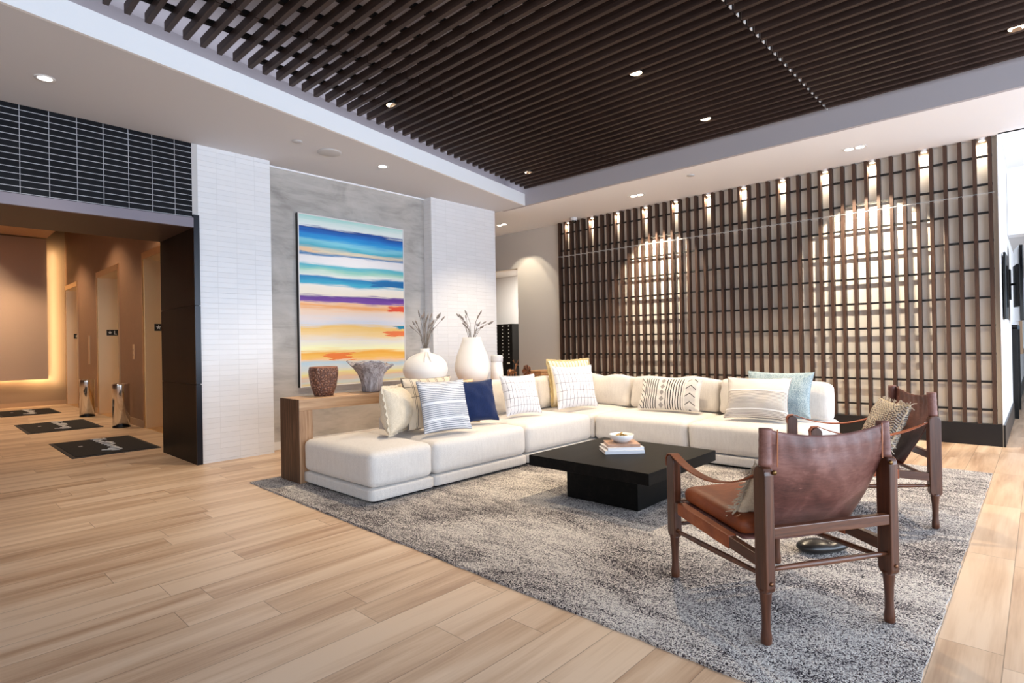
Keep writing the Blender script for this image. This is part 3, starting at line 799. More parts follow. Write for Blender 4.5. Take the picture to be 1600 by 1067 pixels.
# ------------------------------------------------------------------ elevator lobby contents
def elevator(y0, y1, lab, star=True, letter=True):
    t = thing('elevator', lab, 'elevator', (2.515, y0, 0), 0, None)
    W = y1 - y0
    mesh('door', boxb(.52, .54, 0, W / 2 - .002, .0, 2.60), M['steel'], t)
    mesh('door', boxb(.52, .54, W / 2 + .002, W, .0, 2.60), M['steel'], t)
    mesh('jamb', boxb(0, .52, W - .012, W - .001, 0, 2.60), M['steel'], t)
    mesh('jamb', boxb(0, .52, .001, .012, 0, 2.60), M['steel'], t)
    mesh('head', boxb(0, .52, 0, W, 2.60, 2.615), M['steel'], t)
    b = B(); box(b, -.022, 0, -.03, W + .03, 2.60, 2.70); mesh('header_casing', b, M['steel_frame'], t)
    b = B(); box(b, -.022, 0, -.03, 0, 0, 2.60); mesh('side_casing', b, M['steel_frame'], t)
    b = B(); box(b, -.022, 0, W, W + .03, 0, 2.60); mesh('side_casing', b, M['steel_frame'], t)
    mesh('sill', boxb(0, .52, 0, W, 0, .004), M['steel_frame'], t)
    p = mesh('floor_sign', boxb(.13, .33, W - .02, W - .012, 1.50, 1.61), M['sign_black'], t)
    b = B(); pts = []
    for k in range(10):
        r = .038 if k % 2 == 0 else .016; a = PI / 2 + k * PI / 5; pts.append((.185 + r * math.cos(a), 1.555 + r * math.sin(a)))
    v = [b.verts.new((x, W - .0215, z)) for x, z in pts]; v2 = [b.verts.new((x, W - .0200, z)) for x, z in pts]
    b.faces.new(v); b.faces.new(v2[::-1])
    for k in range(10): b.faces.new((v[k], v[(k + 1) % 10], v2[(k + 1) % 10], v2[k]))
    mesh('star', b, M['white_ink'], p)
    b = B(); box(b, .250, .264, W - .0215, W - .020, 1.52, 1.59); box(b, .264, .292, W - .0215, W - .020, 1.52, 1.534); mesh('letter', b, M['white_ink'], p)
    return t
elevator(*door_spans[0], 'nearest steel elevator, half hidden behind the dark portal lining')
elevator(*door_spans[1], 'middle steel elevator with a black star L plate')
elevator(*door_spans[2], 'farthest steel elevator at the end of the lobby wall')
t = thing('call_panel', 'steel call button plate on the brown wall between the near and middle elevators', 'button panel', (2.515, 10.72, 1.18))
mesh('plate', boxb(-.006, 0, -.05, .05, -.12, .12), M['steel'], t)
for z in (-.05, .03):
    b = B(); tube(b, [(-.006, 0, z), (-.012, 0, z)], .016, 16); mesh('button', b, M['chrome'], t)
o = mesh('hall_indicator', boxb(-.02, 0, -.035, .035, .94, 1.52), M['steel_frame'], None, (2.515, 13.92, 0)); tag(o, 'tall thin vertical light-brown strip on the lobby wall between far elevators', 'wall strip')
def trash(x, y, lab):
    t = thing('trash_can', lab, 'trash can', (x, y, 0), 0, 'steel trash cans in the lobby')
    b = B(); lathe(b, [(.115, .02), (.115, .66)], 40, cap0=True); mesh('body', b, M['chrome'], t, smooth=True)
    b = B(); lathe(b, [(.118, .0), (.118, .022)], 40, cap0=True, cap1=True); mesh('base_ring', b, M['black_metal'], t, smooth=True)
    b = B(); lathe(b, [(.118, .655), (.118, .675), (.108, .685), (.07, .68), (.065, .60)], 40, cap0=False); mesh('rim', b, M['chrome'], t, smooth=True)
trash(2.30, 10.58, 'steel cylinder trash can beside the nearest door, larger in view')
trash(2.27, 12.86, 'steel cylinder trash can beyond the other, next to the far elevator')
def floor_mat(x0, x1, y0, y1, rz, lab):
    t = thing('floor_mat', lab, 'mat', ((x0 + x1) / 2, (y0 + y1) / 2, 0), rz, 'black lettered mats before the elevators')
    W, D = x1 - x0, y1 - y0
    mesh('border', boxb(-W / 2, W / 2, -D / 2, D / 2, .0, .007), M['mat_edge'], t)
    mesh('pile', boxb(-W / 2 + .04, W / 2 - .04, -D / 2 + .04, D / 2 - .04, .007, .012), M['mat'], t)
    # cursive lettering running towards the room: a looping script word, a small word above and a line below
    b = B()
    def stroke(pts, r): tube(b, [(p[0], p[1], .0125) for p in pts], r, 6)
    # heights of the successive script letters: a capital, low letters, two tall loops, low letters, one descender
    hs = [(.075, -.03), (.03, -.03), (.03, -.03), (.085, -.03), (.085, -.03), (.03, -.03), (.03, -.03), (.03, -.03), (.03, -.085)]
    cur = []; Lw = 1.20 * D / 1.51; step = Lw / len(hs)
    for k, (up, dn) in enumerate(hs):
        for q in range(14):
            a = 2 * PI * q / 14; mid = (up + dn) / 2; amp = (up - dn) / 2
            s_ = k * step + step * q / 14 - step * .30 * math.sin(a)
            cur.append((.02 + .04 * s_ / Lw + mid - amp * math.cos(a) + .25 * 0, .66 * D / 1.51 - s_ - (mid - amp * math.cos(a)) * .35))
    stroke(cur, .0085)
    stroke([(.12 + .015 * math.sin(k * 2.0), .64 - k * .012) for k in range(12)], .008)
    stroke([(.09 + .004 * k, .31 - .014 * k) for k in range(12)], .008)
    stroke([(-.10 + .15 * k / 9, -.42 - .14 * k / 9) for k in range(10)], .007)
    mesh('script_lettering', b, M['white_ink'], t)
    mesh('small_mark', boxb(-.235, -.195, .10, .14, .012, .0135), M['white_ink'], t)
floor_mat(1.255, 2.135, 7.93, 9.44, 0, 'black mat with white script, nearest to the room')
floor_mat(1.205, 2.125, 10.87, 12.38, 0, 'black mat with white script, middle of the three')
floor_mat(1.19, 2.08, 14.12, 15.5, 0, 'black mat with white script, farthest from the room')
t = thing('floating_wall_panel', 'large taupe panel floating off the lobby end wall with a warm glow behind', 'wall panel', (-.4, 16.39, .6))
mesh('face', boxb(-2.6, 2.57, -.16, -.12, 0, 3.12), M['lobby_panel'], t)
mesh('bracket', boxb(-2.2, 2.1, -.12, 0, 1.4, 1.5), M['black_metal'], t)
mesh('led_strip', boxb(-2.4, 2.2, -.10, -.08, .03, .05), M['strip'], t)
mesh('led_strip', boxb(2.42, 2.44, -.10, -.08, .1, 3.0), M['strip'], t)
def alight(name, loc, d, sx, sy, power, color):
    return area(name, loc, d, sx, sy, power, color)
alight('cove_light', (0, 16.30, .66), (0, .25, -1), 4.4, .04, 34, (1, .72, .40))
alight('cove_light', (2.30, 16.2, 2.0), (.1, 1, 0), .06, 3.0, 12, (1, .74, .42))
for x, y, p_, lab in ((1.5, 9.0, 45, 'recessed lobby ceiling light near the portal'), (1.5, 11.8, 60, 'recessed lobby ceiling light over the middle mat'), (1.4, 14.7, 80, 'recessed lobby ceiling light near the end wall')):
    t = thing('recessed_downlight', lab, 'light', (x, y, 3.73))
    b = B(); lathe(b, [(.075, -.001), (.07, -.006), (.001, -.006)], 24, cap0=False); mesh('lens', b, M['lamp_warm'], t)
    spot('bulb', t, (0, 0, -.02), (0, 0, -1), p_ * 3.2, 120, .5, (1, .74, .48), .06)

spot('bulb', None, (.5, 14.6, 3.70), (.25, 1.75, -1.5), 130, 62, .7, (1, .80, .58), .05)
# ------------------------------------------------------------------ mail room, corridor
t = thing('mailbox_bank', 'black bank of small locked mailboxes beyond the opening in the back wall', 'mailboxes', (10.48, 9.5, .30))
mesh('cabinet', boxb(-.30, 0, 0, 1.05, 0, 1.39), M['mailbox'], t)
for r in range(10):
    for c in range(5):
        h0 = .52 + r * .086
        if r >= 10: continue
        d = mesh('mailbox_door', boxb(-.308, -.30, .01 + c * .208, .01 + c * .208 + .198, h0, h0 + .080), M['mailbox'], t)
        mesh('lock', boxb(-.316, -.308, .01 + c * .208 + .09, .01 + c * .208 + .115, h0 + .03, h0 + .052), M['silver'], d)
for c in range(3):
    d = mesh('parcel_door', boxb(-.308, -.30, .01 + c * .347, .01 + c * .347 + .335, .03, .50), M['mailbox'], t)
    mesh('plate', boxb(-.314, -.308, .01 + c * .347 + .08, .01 + c * .347 + .17, .40, .44), M['silver'], d)
area('mail_room_light', (9.6, 8.6, 2.85), (.15, 0, -1), 1.2, 1.2, 110, (1, .93, .82))

t = thing('television', 'black television mounted flat on the corridor wall, the nearer of two', 'television', (8.50, .306, 1.74))
mesh('screen', boxb(-.26, .26, -.035, -.012, -.37, .37), M['screen_black'], t, bevel=.005); mesh('wall_plate', boxb(-.12, .12, -.012, 0, -.15, .15), M['black_metal'], t)
t = thing('television', 'black television swung out on an arm, the farther of two on the corridor wall', 'television', (10.15, .306, 1.87))
mesh('wall_plate', boxb(-.12, .12, -.02, 0, -.2, .2), M['black_metal'], t)
b = B(); tube(b, [(0, -.02, 0), (-.06, -.03, 0), (-.08, -.075, 0)], .015, 8); mesh('arm', b, M['black_metal'], t)
p = mesh('screen', boxb(-.27, .27, -.02, .02, -.49, .49), M['screen_black'], t, (-.05, -.10, 0), (0, 0, .12), bevel=.006)
mesh('back_cover', boxb(-.2, .2, .02, .04, -.3, .25), M['black_metal'], p)
t = thing('black_door', 'tall narrow black framed door on the corridor side wall below the television', 'door', (11.2, .308, 0))
mesh('frame', boxb(-.4, -.34, -.06, 0, 0, 1.30), M['black_metal'], t); mesh('frame', boxb(.9, .96, -.06, 0, 0, 1.30), M['black_metal'], t)
mesh('rail', boxb(-.4, .96, -.06, 0, 1.28, 1.34), M['black_metal'], t)
t['label'] = 'low black metal frame standing against the corridor side wall'; t['category'] = 'frame'; t.name = 'metal_frame'
t = thing('framed_picture', 'pale framed picture far down the corridor side wall', 'picture', (15.6, .308, 1.65))
mesh('frame', boxb(-1.2, 1.2, -.05, 0, -.82, .85), M['lobby_base'], t); mesh('print', boxb(-1.1, 1.1, -.055, -.05, -.72, .75), M['white_paint'], t)
# ================================================================== RUG, SOFA, TABLE
RZ = .014
b = B()
n = 60
poly = []
C4 = [Vector((2.08, 5.16)), Vector((1.985, .325)), Vector((6.353, .325)), Vector((6.40, 5.16))]
for e in range(4):
    a, c = C4[e], C4[(e + 1) % 4]
    for k in range(n):
        p = a.lerp(c, k / n); poly.append((p.x + random.uniform(-.004, .004), p.y + random.uniform(-.004, .004)))
prism(b, poly, 0, RZ); o = mesh('area_rug', b, M['rug']); tag(o, 'large grey and charcoal shaggy rug under the seating group', 'rug')

def sofa_unit(x0, x1, y0, y1, lab, backs=(), frame=None, seed=0):
    """seat module; backs: (cx, cy, width, rotz, height, lean, seed)"""
    cx, cy = (x0 + x1) / 2, (y0 + y1) / 2; W, D = x1 - x0 - .012, y1 - y0 - .012
    t = thing('sofa_section', lab, 'sofa', (cx, cy, RZ), 0, None)
    b = B(); cushion(b, W, D, .095, .02, .0, 8, .002, seed); mesh('base', b, M['sofa_base'], t, (0, 0, .018), smooth=True)
    b = B(); box(b, -W / 2 + .05, W / 2 - .05, -D / 2 + .05, D / 2 - .05, 0, .02); mesh('plinth', b, M['black_metal'], t)
    b = B(); cushion(b, W, D, .272, .055, .022, 22, .007, seed + 3); sc = mesh('seat_cushion', b, M['sofa'], t, (0, 0, .114), smooth=True)
    # top seam piping
    b = B(); pts = []
    hx, hy, r = W / 2 - .012, D / 2 - .012, .05
    for (sx, sy, a0) in ((1, 1, 0), (-1, 1, 90), (-1, -1, 180), (1, -1, 270)):
        for k in range(6):
            a = math.radians(a0 + k * 18); pts.append((sx * (hx - r) + r * math.cos(a), sy * (hy - r) + r * math.sin(a), .243))
    pts.append(pts[0]); tube(b, pts, .0035, 6); mesh('piping', b, M['sofa_base'], sc, smooth=True)
    if frame:
        for (a, c, d, e) in frame: mesh('back_frame', boxb(a - cx, c - cx, d - cy, e - cy, .115, .50), M['sofa_base'], t, bevel=.02)
    for (bx, by, bw, rz, hh, lean, sd) in backs:
        b = B(); cushion(b, bw, .26, hh, .055, .0, 20, .022, sd)
        # belly forward, softened top corners
        for v in b.verts:
            u = v.co.x / (bw / 2); zz = v.co.z / hh
            v.co.y -= .045 * (1 - u * u) * math.sin(PI * min(1, max(0, zz))) * (1 if v.co.y < 0 else .2)
            if zz > .8: v.co.z -= .010 * abs(u) ** 6
            v.co.z -= .015 * (1 - u * u) * (1 if zz > .85 else 0) * math.sin(u * 5 + sd)
        mesh('back_cushion', b, M['sofa'], t, (bx - cx, by - cy, .385), (lean, 0, rz), smooth=True)
    return t
Y0, Y1 = 3.647, 4.715
XF = 5.19
sofa_unit(2.345, 2.952, Y0, Y1, 'narrow backless ottoman end of the cream sectional, against the wooden console', seed=1)
sofa_unit(2.952, 4.098, Y0, Y1, 'cream sofa section under the striped and navy pillows, beside the ottoman end', [(3.60, 4.50, 1.00, 0, .37, -.16, 11)], [(3.12, 4.09, 4.61, 4.71)], 2)
sofa_unit(4.098, XF, Y0, Y1, 'cream sofa section in the left run next to the corner, white checked pillow on it', [(4.65, 4.50, 1.07, 0, .38, -.16, 12)], [(4.10, 5.18, 4.61, 4.71)], 3)
sofa_unit(XF, 6.28, Y0, Y1, 'cream corner section of the sectional sofa', [(5.58, 4.50, .80, 0, .38, -.16, 13), (6.06, 4.06, .80, -PI / 2, .38, -.16, 14)], [(5.20, 6.27, 4.61, 4.71), (6.17, 6.27, 3.66, 4.60)], 4)
sofa_unit(XF, 6.28, 2.545, Y0, 'cream sofa section in the back run behind the coffee table, mudcloth lumbar pillow on it', [(6.06, 3.10, 1.07, -PI / 2, .375, -.16, 15)], [(6.17, 6.27, 2.56, 3.64)], 5)
sofa_unit(XF, 6.28, 1.45, 2.545, 'cream end section of the sofa at the right, blue pillow on it', [(6.05, 2.01, 1.06, -PI / 2, .375, -.16, 16)], [(6.17, 6.27, 1.54, 2.53)], 6)

ST = .445    # seat top where pillows stand
def pillow(name, lab, mat, x, y, rz, w, h, t=.17, lean=-.3, roll=0, seed=0, trim=None, z=ST, pinch=.07, fringe=None, ry=0.0):
    b = pillow_bm(w, h, t, seed=seed, pinch=pinch)
    tt = thing(name, lab, 'pillow', (x, y, z), rz)
    tt.rotation_euler = (lean, ry, rz)
    o = mesh('cover', b, mat, tt, smooth=True)
    if trim:
        c = edge_strip(w, h, .010, .022, pinch=pinch, seed=seed); mesh('ruffle', c, trim, tt, smooth=True)
    else:
        b = B(); pts = []
        for k in range(97):
            s = k / 96 * 4; sd = min(3, int(s)); f = (s - sd) * 2 - 1
            u, v = ((f, -1), (1, f), (-f, 1), (-1, -f))[sd]
            pts.append((w / 2 * u * (1 - pinch * (1 - v * v)), 0, w * 0 + h / 2 * v * (1 - pinch * (1 - u * u)) + h / 2))
        tube(b, pts, .004, 6); mesh('seam', b, mat, tt, smooth=True)
    if fringe:
        b = B(); rnd = random.Random(seed)
        for k in range(fringe):
            s = k / fringe * 4; sd = int(s); f = (s - sd) * 2 - 1
            u, v = ((f, -1), (1, f), (-f, 1), (-1, -f))[sd]
            p = Vector((w / 2 * u * (1 - pinch * (1 - v * v)), 0, h / 2 * v * (1 - pinch * (1 - u * u)) + h / 2))
            d = Vector(((0, -1), (1, 0), (0, 1), (-1, 0))[sd]).to_3d(); d = Vector((d.x, 0, d.y))
            d = (d + Vector((rnd.uniform(-.5, .5), rnd.uniform(-.6, .6), rnd.uniform(-.4, .2)))).normalized()
            L_ = rnd.uniform(.025, .045)
            tube(b, [p, p + d * L_ * .5, p + d * L_ + Vector((0, rnd.uniform(-.008, .008), -.008))], [.003, .003, .0022], 4)
        f_ = mesh('fringe', b, M['fringe'], tt); 
    return tt
# left run, left to right
pillow('throw_pillow', 'cream ruffle-edged pillow at the left end of the sofa, nearest the ottoman', M['cream'], 3.03, 4.18, .52, .56, .40, .27, -.16, seed=1, trim=M['cream'], ry=0)
pillow('throw_pillow', 'cream pillow with thin black plaid lines, tucked behind the blue-grey striped pillow', M['plaid'], 3.26, 4.04, -.22, .50, .48, .16, -.30, seed=2)
pillow('throw_pillow', 'blue-grey finely striped pillow with white bands, front left on the sofa', M['greystripe'], 3.235, 3.80, -.20, .47, .46, .17, -.32, seed=3)
pillow('throw_pillow', 'gold and beige striped pillow peeking out behind the navy one', M['beige'], 3.60, 4.06, -.15, .46, .43, .15, -.28, seed=4)
pillow('throw_pillow', 'solid navy blue pillow on the left run of the sofa', M['navy'], 3.80, 3.99, -.20, .44, .42, .16, -.30, seed=5, pinch=.10)
pillow('throw_pillow', 'white pillow with grey windowpane check, leaning beside the navy pillow', M['grid'], 4.48, 4.02, -.24, .45, .44, .16, -.32, seed=6, pinch=.09)
pillow('throw_pillow', 'straw yellow striped pillow behind the white check in the sofa corner', M['yellow'], 5.60, 4.22, -.36, .60, .55, .16, -.20, seed=7, trim=M['yellow'])
pillow('throw_pillow', 'white windowpane check pillow in the sofa corner, before the yellow striped one', M['grid'], 5.30, 3.92, -.34, .55, .50, .17, -.26, seed=8, pinch=.08)
# back run
pillow('lumbar_pillow', 'black and white mudcloth lumbar pillow with diamonds and chevrons', M['lumbar'], 5.66, 2.99, -PI / 2 + .08, .70, .36, .15, -.38, seed=9, pinch=.05)
pillow('throw_pillow', 'dusty blue woven pillow standing behind the taupe striped pillow', M['blue_woven'], 5.72, 1.88, -PI / 2 - .04, .62, .45, .16, -.28, seed=10, pinch=.08)
pillow('throw_pillow', 'white and taupe striped linen pillow at the right of the sofa, before the blue one', M['halfstripe'], 5.46, 1.98, -PI / 2 + .12, .58, .42, .18, -.42, seed=11, pinch=.09)

# coffee table
t = thing('coffee_table', 'square black oak coffee table with thick top on a square block base', 'coffee table', (3.78, 2.38, RZ))
mesh('tabletop', boxb(-.515, .515, -.515, .515, .249, .329), M['table_wood'], t, bevel=.003)
mesh('base', boxb(-.31, .31, -.31, .31, 0, .249), M['table_wood'], t, bevel=.003)
TT = RZ + .329
def book(lab, w, d, h, x, y, z, rz, cov, grp='books stacked on the coffee table'):
    t = thing('book', lab, 'book', (x, y, z), rz, grp)
    b = B(); box(b, -w / 2, w / 2, -d / 2, d / 2, 0, .003); box(b, -w / 2, w / 2, -d / 2, d / 2, h - .003, h); box(b, -w / 2, w / 2, -d / 2, -d / 2 + .003, .003, h - .003)
    mesh('cover', b, cov, t)
    mesh('pages', boxb(-w / 2 + .004, w / 2 - .004, -d / 2 + .003, d / 2 - .006, .003, h - .003), M['pages'], t)
M['brownbook'] = plain('brown_patterned_book_cover', (176, 140, 118), .45, nz=.3, nscale=14)
bz = -.755
book('white book at the bottom of the coffee table stack', .305, .225, .026, 3.815, 2.415, TT, bz, M['paper'])
book('white book in the middle of the coffee table stack', .285, .215, .020, 3.83, 2.42, TT + .026, bz + .06, M['paper'])
book('white spined book with brown cover, top of the coffee table stack', .25, .20, .022, 3.835, 2.425, TT + .046, bz - .05, M['brownbook'])
t = thing('bowl', 'small white ceramic bowl of brass chain on top of the books', 'bowl', (3.845, 2.43, TT + .068))
b = B(); lathe(b, [(.045, 0), (.05, .001), (.088, .028), (.096, .060), (.093, .062), (.084, .032), (.04, .010), (.001, .008)], 44); mesh('dish', b, M['ceramic_gloss'], t, smooth=True)
t2 = B(); rnd = random.Random(3)
for k in range(26):
    a, r = rnd.uniform(0, 2 * PI), rnd.uniform(0, .055); c = Vector((r * math.cos(a), r * math.sin(a), .045 + .030 * (1 - r / .06) + rnd.uniform(0, .006)))
    q = [c + Vector((.014 * math.cos(g * PI / 4), .014 * math.sin(g * PI / 4) * math.cos(a), .007 * math.sin(g * PI / 4 + a))) for g in range(9)]
    tube(t2, q, .0032, 6)
o = mesh('brass_chain', t2, M['nuts'], None, (3.845, 2.43, TT + .068 - .012), smooth=True); tag(o, 'heap of brass chain links lying in the white bowl', 'chain')

# console table behind the sofa
t = thing('console_table', 'long waterfall oak console table behind the sofa with thick mitred sides', 'console table', (4.3, 4.905, RZ))
CX0, CX1 = 2.33 - 4.3, 6.28 - 4.3
mesh('top', boxb(CX0, CX1, -.178, .178, .631, .731), M['oak'], t, bevel=.003)
mesh('side', boxb(CX0, CX0 + .125, -.178, .178, 0.0, .631), M['oak_side'], t, bevel=.003)
mesh('side', boxb(CX1 - .125, CX1, -.178, .178, 0.0, .631), M['oak_side'], t, bevel=.003)
mesh('end_panel', boxb(CX0 - .004, CX0, -.178, .178, 0.0, .731), M['oak_dark'], t)
CT = .745
t = thing('clay_pot', 'pebbled brown terracotta pot at the left end of the console', 'pot', (2.675, 4.93, CT))
b = B(); lathe(b, [(.075, 0), (.085, .004), (.115, .09), (.132, .19), (.134, .235), (.128, .262)], 48); mesh('body', b, M['clay'], t, smooth=True)
b = B(); lathe(b, [(.128, .258), (.127, .270), (.119, .272), (.112, .262), (.105, .16), (.07, .02), (.001, .015)], 48, cap0=False); mesh('rim', b, M['clay_rim'], t, smooth=True)
def wob(r, z, a):
    k = max(0, (z - .10) / .2); n1 = noise.noise(Vector((math.cos(a) * 1.6, math.sin(a) * 1.6, z * 3))); n2 = noise.noise(Vector((math.cos(a) * 5, math.sin(a) * 5, z * 4 + 5)))
    lob = .5 + .5 * math.cos(3 * a + .6)
    rr = r * (1 + .14 * n1 + .10 * n2) + k * .12 * r * math.cos(a) ** 2 + k * k * .075 * lob
    zz = z + k * k * (.045 * n1 * 2 + .03 * lob + .03 * n2)
    return rr, zz
b = B(); lathe(b, [(.085, 0), (.10, .01), (.098, .06), (.105, .12), (.118, .17), (.145, .215), (.175, .25), (.188, .268), (.172, .272), (.14, .24), (.11, .19), (.085, .1), (.001, .05)], 72, wob)
o = mesh('driftwood_bowl', b, M['drift'], None, (3.20, 4.93, CT), smooth=True); tag(o, 'flared grey driftwood vessel with ragged rim on the console', 'bowl')
o.rotation_euler = (0, 0, .3)
t = thing('round_vase', 'round white ceramic vase with narrow neck on the console', 'vase', (3.88, 4.93, CT))
b = B(); lathe(b, [(.10, 0), (.13, .01), (.20, .07), (.242, .16), (.245, .20), (.225, .27), (.17, .33), (.10, .36), (.062, .372), (.05, .39), (.052, .42), (.046, .421), (.040, .39), (.05, .35), (.1, .30)], 56); mesh('body', b, M['ceramic'], t, smooth=True)
for k, (a0, sgn) in enumerate(((-2.3, 1), (-1.9, -1))):
    b = B(); pts = []
    for q in range(9):
        f = q / 8; r = .215 - .10 * f + .03 * math.sin(PI * f); z = .24 + .14 * f; pts.append((r * math.cos(a0 + .12 * sgn * f), r * math.sin(a0 + .12 * sgn * f), z))
    tube(b, pts, [.004, .010, .013, .014, .014, .013, .011, .009, .006], 8); mesh('petal_relief', b, M['ceramic'], t, smooth=True)
t = thing('tall_vase', 'tall teardrop white ceramic vase on the console', 'vase', (4.58, 4.93, CT))
b = B(); lathe(b, [(.09, 0), (.12, .008), (.175, .06), (.207, .15), (.208, .21), (.185, .32), (.145, .42), (.115, .50), (.11, .54), (.104, .54), (.108, .50), (.13, .42), (.17, .3)], 56); mesh('body', b, M['ceramic'], t, smooth=True)
t = thing('lidded_jar', 'slim white jar with grey marble lid band at the right of the tall vase', 'jar', (4.985, 4.92, CT))
b = B(); lathe(b, [(.078, 0), (.082, .004), (.076, .12), (.068, .235)], 40); mesh('body', b, M['ceramic_gloss'], t, smooth=True)
b = B(); lathe(b, [(.073, .232), (.075, .24), (.075, .305), (.068, .315), (.001, .318)], 40); mesh('lid', b, M['marble'], t, smooth=True)
def stems(cx, cy, z0, n, spread, hmin, hmax, seed, grp, lab, leanx=0.0, neck=.03):
    rnd = random.Random(seed)
    for k in range(n):
        a = rnd.uniform(0, 2 * PI); s = rnd.uniform(.15, 1) * spread; h = rnd.uniform(hmin, hmax)
        bx, by = neck * math.cos(a) * rnd.random(), neck * math.sin(a) * rnd.random()
        ex, ey = bx + s * math.cos(a) + leanx, by + s * math.sin(a) * .6
        P0 = Vector((bx * .4, by * .4, -.22)); P1 = Vector((bx, by, 0)); P3 = Vector((ex, ey, h)); P2 = P1.lerp(P3, .55) + Vector((-(ex - bx) * .15, 0, .03))
        b = B(); tube(b, [P0, P1, P1.lerp(P2, .5), P2, P2.lerp(P3, .5) + Vector((0, 0, .003)), P3], [.0022] * 6, 5)
        o = mesh('dried_stem', b, M['grass'], None, (cx, cy, z0)); tag(o, lab, 'dried grass', grp)
        b = B(); d = (P3 - P2).normalized(); L_ = rnd.uniform(.045, .075)
        tube(b, [P3 - d * .01, P3 + d * L_ * .2, P3 + d * L_ * .6, P3 + d * L_], [.003, .0095, .0085, .002], 7)
        mesh('seed_head', b, M['grass_head'], o, smooth=True)
stems(3.88, 4.93, CT + .42, 22, .22, .17, .36, 21, 'dried stems in the round vase', 'dried grass stem with seed head in the round white vase')
stems(4.58, 4.93, CT + .54, 18, .24, .10, .30, 5, 'dried stems in the tall vase', 'dried grass stem with seed head in the tall teardrop vase', neck=.06)
# small ornaments at the right end of the console
t = thing('bronze_figurine', 'small brown bronze animal figurine on the console behind the checked pillow', 'figurine', (5.26, 4.93, CT), .2)
b = B(); tube(b, [(-.09, 0, .085), (-.05, 0, .10), (.03, 0, .095), (.09, 0, .105)], [.012, .035, .033, .02], 10); tube(b, [(.08, 0, .11), (.10, 0, .16), (.12, 0, .185)], [.016, .012, .018], 8); tube(b, [(.11, 0, .185), (.16, 0, .175)], [.018, .008], 8)
mesh('body', b, M['gold'], t, smooth=True)
for x, y in ((-.06, .02), (-.06, -.02), (.06, .02), (.06, -.02)):
    b = B(); tube(b, [(x, y, .09), (x + .008, y, .045), (x, y, 0)], [.013, .008, .009], 8); mesh('leg', b, M['gold'], t, smooth=True)
for s in (-1, 1):
    b = B(); tube(b, [(.11, s * .008, .19), (.10, s * .03, .225), (.115, s * .035, .25)], [.005, .005, .003], 6); tube(b, [(.10, s * .03, .225), (.085, s * .045, .24)], [.004, .002], 6); mesh('antler', b, M['gold'], t)
t = thing('disc_ornament', 'dark bronze faceted disc ornament standing on the console', 'ornament', (5.54, 4.93, CT))
b = B(); N_ = 12; ctr = b.verts.new((0, -.02, .088)); ctb = b.verts.new((0, .02, .088)); rg = [b.verts.new((.085 * math.cos(2 * PI * k / N_), (-.018 if k % 2 else .004), .088 + .085 * math.sin(2 * PI * k / N_))) for k in range(N_)]
for k in range(N_): b.faces.new((ctr, rg[k], rg[(k + 1) % N_])); b.faces.new((ctb, rg[(k + 1) % N_], rg[k]))
mesh('disc', b, M['bronze'], t, (0, 0, .004)); mesh('foot', boxb(-.03, .03, -.02, .02, 0, .012), M['black_metal'], t)
for k, (w_, z_) in enumerate(((.34, 0), (.32, .033), (.36, .066))):
    b = B(); box(b, -w_ / 2, w_ / 2, -.10, .10, 0, .028); o = mesh('tan_book', b, M['tanbook'], None, (5.86, 4.92, CT + z_ * 1.0), (0, 0, .03 * k), bevel=.002)
    tag(o, 'tan book in the console stack, %s' % ('bottom of the three', 'middle of the three', 'top of the three')[k], 'book', 'tan books stacked at the right of the console')
o = mesh('white_box', boxb(-.13, .13, -.09, .09, 0, .085), M['paper'], None, (6.13, 4.86, CT), bevel=.004); tag(o, 'small white box at the far right end of the console', 'box')

# painting
t = thing('painting', 'large abstract seascape painting in blues, purple and orange on the plaster wall', 'painting', (3.262, 6.60, .725))
mesh('canvas', boxb(0, 1.53, -.048, -.010, 0, 2.10), M['paint'], t)
b = B(); e = .012
box(b, -e, 0, -.055, 0, -e, 2.10 + e); box(b, 1.53, 1.53 + e, -.055, 0, -e, 2.10 + e); box(b, 0, 1.53, -.055, 0, -e, 0); box(b, 0, 1.53, -.055, 0, 2.10, 2.10 + e)
fr = mesh('frame', b, M['plastic_white'], t)
mesh('side_edge', boxb(-e - .004, -e, -.05, 0, -e, 2.10 + e), M['black_metal'], t)

# pebble shaped stone under the chair
b = B(); bmesh.ops.create_uvsphere(b, u_segments=36, v_segments=18, radius=1)
for v in b.verts:
    x = v.co.x; v.co = Vector((v.co.x * .15, v.co.y * .07 * (1 - .25 * x), v.co.z * .038 * (1 + .25 * max(-1, -x)) * (1 - .22 * math.exp(-((x - .1) / .12) ** 2)) + .036))
o = mesh('pebble_ornament', b, M['stone'], None, (3.46, .90, RZ), (0, 0, -.75), smooth=True); tag(o, 'black bronze pebble-shaped floor ornament seen under the near chair', 'ornament')

